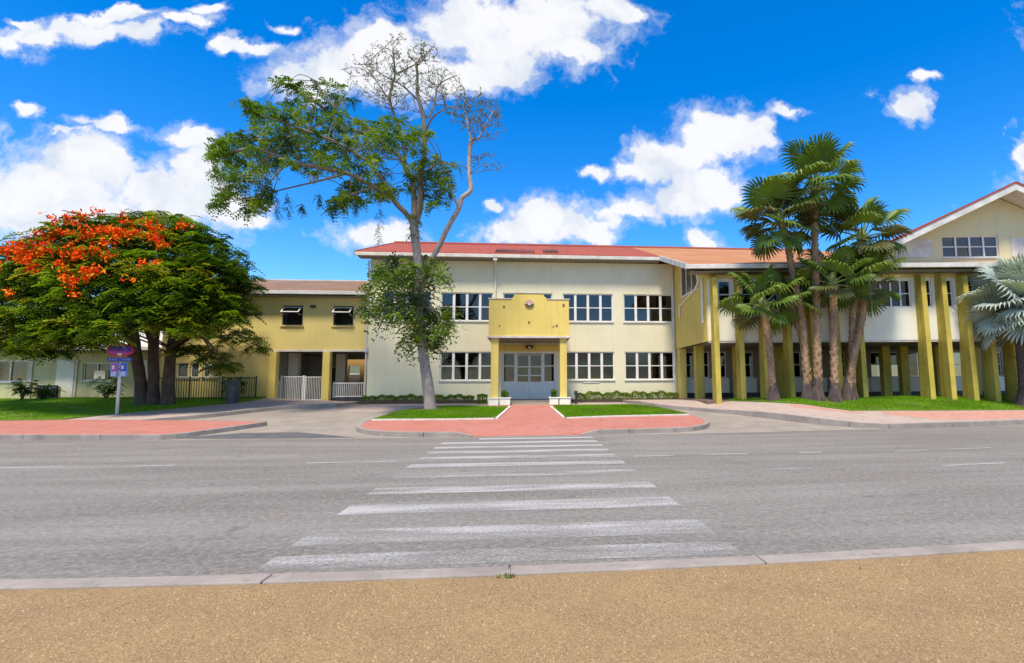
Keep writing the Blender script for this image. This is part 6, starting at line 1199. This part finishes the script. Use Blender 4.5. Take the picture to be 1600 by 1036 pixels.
def pebbles():
    rng = np.random.default_rng(6); n = 11000
    X = rng.uniform(-4.6,5.2,n); Y = 2.5+2.0*rng.random(n)**.8; k = Y < np.array([ynear(x) for x in X])-.30; X, Y = X[k], Y[k]; m = len(X)
    s = rng.gamma(3,.0011,m)+.0015; base = np.array([[1,0,-.4],[-.5,.86,-.4],[-.5,-.86,-.4],[0,0,.9]])
    a = rng.uniform(0,6.28,m); c, sn = np.cos(a), np.sin(a)
    B = base[None]*s[:,None,None]*rng.uniform(.6,1.3,(m,1,3)); Bx = B[:,:,0]*c[:,None]-B[:,:,1]*sn[:,None]; By = B[:,:,0]*sn[:,None]+B[:,:,1]*c[:,None]
    V = np.stack([Bx+X[:,None],By+Y[:,None],B[:,:,2]+.002],2).reshape(-1,3)
    F = (np.array([[0,1,3],[1,2,3],[2,0,3]])[None]+4*np.arange(m)[:,None,None]).reshape(-1,3)
    gm = [simple('pebble_tan', (.44,.30,.16), .9), simple('pebble_pale', (.47,.35,.20), .9), simple('pebble_dark', (.17,.12,.08), .9)]
    mesh_obj('loose_gravel', fast_mesh('loose_gravel', V, F, gm, np.repeat(rng.choice(3,m,p=[.55,.27,.18]),3)), None, 'loose tan gravel scattered over the near verge', 'gravel', kind='stuff')
pebbles()

# ------------------------------------------------------------------ street furniture and small things
def bus_sign():
    x, y = -15.62, 22.05; z = slab_h(x,y); m = MAT
    B = thing('bus_stop_sign', (x,y,z), 'white pole with oval red and blue sign and two blue panels on the lawn edge', 'sign')
    mb = MB(); mb.tube([(x,y,z-.2),(x,y,3.02)], .055, 12); obj('pole', mb, m['white'], B, smooth=True)
    red = simple('sign_red', (.55,.03,.06), .4); blue = simple('sign_blue', (.03,.06,.55), .4, (.03,.05,.45)); violet = simple('sign_violet', (.45,.06,.55), .4); pale = simple('sign_pale_blue', (.16,.34,.85), .4, (.18,.30,.7)); wh = m['white']
    def oval(w, h, cz, ya, yb, mt, nm, par, bottom=False, cx=x):
        n = 28; pts = [(cx+w*math.cos(2*math.pi*i/n), cz+h*math.sin(2*math.pi*i/n)) for i in range(n)]
        mb = MB(); mb.prism(pts, ya, yb); return obj(nm, mb, mt, par)
    o = oval(.50,.24,2.93, y-.10,y-.065, red, 'oval_plate', B)
    oval(.45,.19,2.95, y-.106,y-.1005, violet, 'oval_field', o)
    mb = MB(); mb.prism([(x-.40,2.90),(x+.42,2.90),(x+.40,3.02),(x+.28,3.10),(x-.10,3.11),(x-.30,3.05)], y-.110,y-.1065); obj('oval_band', mb, blue, o)
    for i in range(9):      # worn lettering across the band, too faded to read
        if i == 4: continue
        a = x-.34+i*.077; mb = MB(); mb.box(a,a+.02,y-.114,y-.1105,2.92,3.0); mb.box(a+.02,a+.05,y-.114,y-.1105,2.92+.03*(i%3),2.94+.03*(i%3)); obj('lettering', mb, simple('faded_magenta', (.55,.12,.45), .5), o)
    mb = MB(); mb.prism([(x-.06,2.74),(x+.07,2.74),(x+.09,2.83),(x-.08,2.83)], y-.110,y-.1065); obj('emblem', mb, wh, o)
    mb = MB(); mb.box(x-.45,x+.45,y-.09,y-.065,2.52,2.66); p = obj('name_plate', mb, blue, B, bevel=.01)
    for i, a in enumerate((-.36,-.26,-.16,.12,.22,.31)):
        mb = MB(); mb.box(x+a,x+a+.06,y-.094,y-.0905,2.56,2.62); obj('lettering', mb, pale, p)
    for sx in (-.30,.03):
        mb = MB(); mb.box(x+sx,x+sx+.27,y-.085,y-.062,1.93,2.47); p = obj('timetable_panel', mb, pale, B, bevel=.008)
        mb = MB(); mb.box(x+sx+.03,x+sx+.24,y-.09,y-.0855,2.14,2.43); obj('panel_field', mb, blue if sx > 0 else violet, p)
        for k in range(4):
            mb = MB(); mb.box(x+sx+.04,x+sx+.20+.02*(k%2),y-.09,y-.0855,1.96+k*.042,1.985+k*.042); obj('printed_line', mb, wh, p)
        mb = MB(); mb.box(x+sx+.06,x+sx+.15,y-.095,y-.0905,2.22,2.36); obj('printed_mark', mb, wh, p)
    mb = MB(); mb.box(x-.07,x+.07,y-.062,y+.06,2.9,2.95); mb.box(x-.07,x+.07,y-.062,y+.06,2.2,2.25); obj('bracket', mb, m['dark_metal'], B)
bus_sign()
def bin_():
    x, y = -13.25, 25.5; z = slab_h(x,y)-.0; m = MAT
    B = thing('waste_bin', (x,y,z), 'dark grey-green cylindrical litter bin on the pale path by the fence', 'bin')
    prof = [(.24,0),(.25,.03),(.25,.06),(.27,.5),(.275,.78),(.29,.80),(.29,.84),(.27,.86)]
    def lathe(prof, nm, mt, par, seg=24):
        mb = MB(); vs = []; fs = []
        for r, h in prof:
            for k in range(seg): vs.append((x+r*math.cos(2*math.pi*k/seg), y+r*math.sin(2*math.pi*k/seg), z+h))
        for i in range(len(prof)-1):
            for k in range(seg): fs.append((i*seg+k,i*seg+(k+1)%seg,(i+1)*seg+(k+1)%seg,(i+1)*seg+k))
        fs += [tuple(range(seg-1,-1,-1)), tuple(range((len(prof)-1)*seg,len(prof)*seg))]; mb.add(vs,fs); return obj(nm, mb, mt, par, smooth=False)
    body = lathe(prof, 'body', m['bin'], B); lathe([(.285,.861),(.285,.90),(.22,.99),(.10,1.04),(.05,1.05)], 'lid', m['bin'], B)
    for k in range(16):
        a = 2*math.pi*k/16; mb = MB(); c = Vector((math.cos(a),math.sin(a),0)); s = Vector((-c.y,c.x,0))*.018; p0 = Vector((x,y,z+.08))+c*.252; p1 = Vector((x,y,z+.76))+c*.276
        mb.hexa([p0-s,p0+s,p0+s+c*.015,p0-s+c*.015,p1-s,p1+s,p1+s+c*.015,p1-s+c*.015]); obj('rib', mb, m['bin'], body)
bin_()
def planter(x0, x1, y0, y1, z, h, label, plabel, seed):
    m = MAT; B = thing('planter', ((x0+x1)/2,(y0+y1)/2,z), label, 'planter', 'white planters at the porch')
    t = .07; mb = MB(); mb.box(x0,x1,y0,y0+t,z,z+h); mb.box(x0,x1,y1-t,y1,z,z+h); mb.box(x0,x0+t,y0+t,y1-t,z,z+h); mb.box(x1-t,x1,y0+t,y1-t,z,z+h); obj('box', mb, m['spandrel'], B, bevel=.012)
    mb = MB(); mb.box(x0-.03,x1+.03,y0-.03,y0+t,z+h+.001,z+h+.05); mb.box(x0-.03,x1+.03,y1-t,y1+.03,z+h+.001,z+h+.05); mb.box(x0-.03,x0+t,y0+t,y1-t,z+h+.001,z+h+.05); mb.box(x1-t,x1+.03,y0+t,y1-t,z+h+.001,z+h+.05); obj('rim', mb, m['white'], B, bevel=.01)
    mb = MB(); mb.box(x0+t,x1-t,y0+t,y1-t,z,z+h-.04); obj('soil', mb, m['soil'], B)
    leafy_box('planter_plant', x0+.08, x1-.08, y0+.08, y1-.08, z+h-.04, z+h+.26, 1100, .04, HM, seed, plabel, 'plant', p=[.5,.25,.25], rough=.07)
planter(-1.18,-.70,24.1,24.75,.62,.30,'white planter right of the left porch column','low green plant in the planter right of the left porch column',31)
planter(1.08,1.48,24.1,24.75,.62,.30,'white planter left of the right porch column','low green plant in the planter left of the right porch column',32)
def plinth(x0, x1, label):
    mb = MB(); mb.box(x0,x1,23.95,24.55,.45,.92); mb.box(x0-.03,x1+.03,23.92,24.58,.9201,.96)
    obj('column_plinth', mb, MAT['spandrel'], None, bevel=.015, label=label, cat='plinth')
plinth(-1.66,-1.21,'pale stone plinth under the left porch column'); plinth(1.52,2.02,'pale stone plinth under the right porch column')
mb = MB(); mb.box(2.28,2.36,24.55,24.63,.62,1.05); mb.box(2.24,2.40,24.53,24.65,1.05,1.24); obj('utility_post', mb, MAT['dark_metal'], None, bevel=.01, label='small dark utility post right of the porch', cat='post')
def garden_block():
    x, y, z = -24.7, 29.55, .95; m = MAT; B = thing('garden_block', (x+.4,y,z), 'pale patterned ventilation block in a dark frame below the house wall', 'garden block')
    mb = MB(); mb.box(x,x+.95,y-.1,y+.1,z,z+.62); obj('block', mb, m['spandrel'], B, bevel=.01)
    mb = MB(); mb.box(x-.03,x+.98,y-.13,y-.101,z+.62,z+.70); mb.box(x+.90,x+.98,y-.13,y-.101,z,z+.62); obj('frame', mb, m['dark_metal'], B)
    for i in range(3):
        for j in range(2):
            cx, cz = x+.18+i*.27, z+.17+j*.28; n = 14; mb = MB()
            mb.tube([(cx+.10*math.cos(2*math.pi*k/n), y-.105, cz+.10*math.sin(2*math.pi*k/n)) for k in range(n+1)], .022, 6); obj('ring', mb, m['bin'], B)
garden_block()
def weed():
    rng = np.random.default_rng(9); x, y = -.13, 4.34
    B = thing('weed', (x,y,.0), 'tiny weed sprouting from the near kerb', 'weed')
    C = [(x+rng.normal(0,.04),y+rng.normal(0,.010),.012) for _ in range(10)]
    V, F, idx = scatter_leaves(rng, C, 4, .028, .008, 3, .3, .0, .7, .4, .008); mesh_obj('leaves', fast_mesh('leaves', V, F, [HM[0],MATS_SHRUB[0]], rng.choice(2,len(F))), B)
    mb = MB(); mb.tube([(x+.015,y,.0),(x+.02,y,.05),(x+.01,y,.085)],[.003,.002,.002],5); mb.tube([(x+.01,y,.08),(x+.0,y,.095),(x+.03,y,.09)],[.006,.008,.003],5); obj('stem', mb, MAT['bark_dark'], B)
weed()
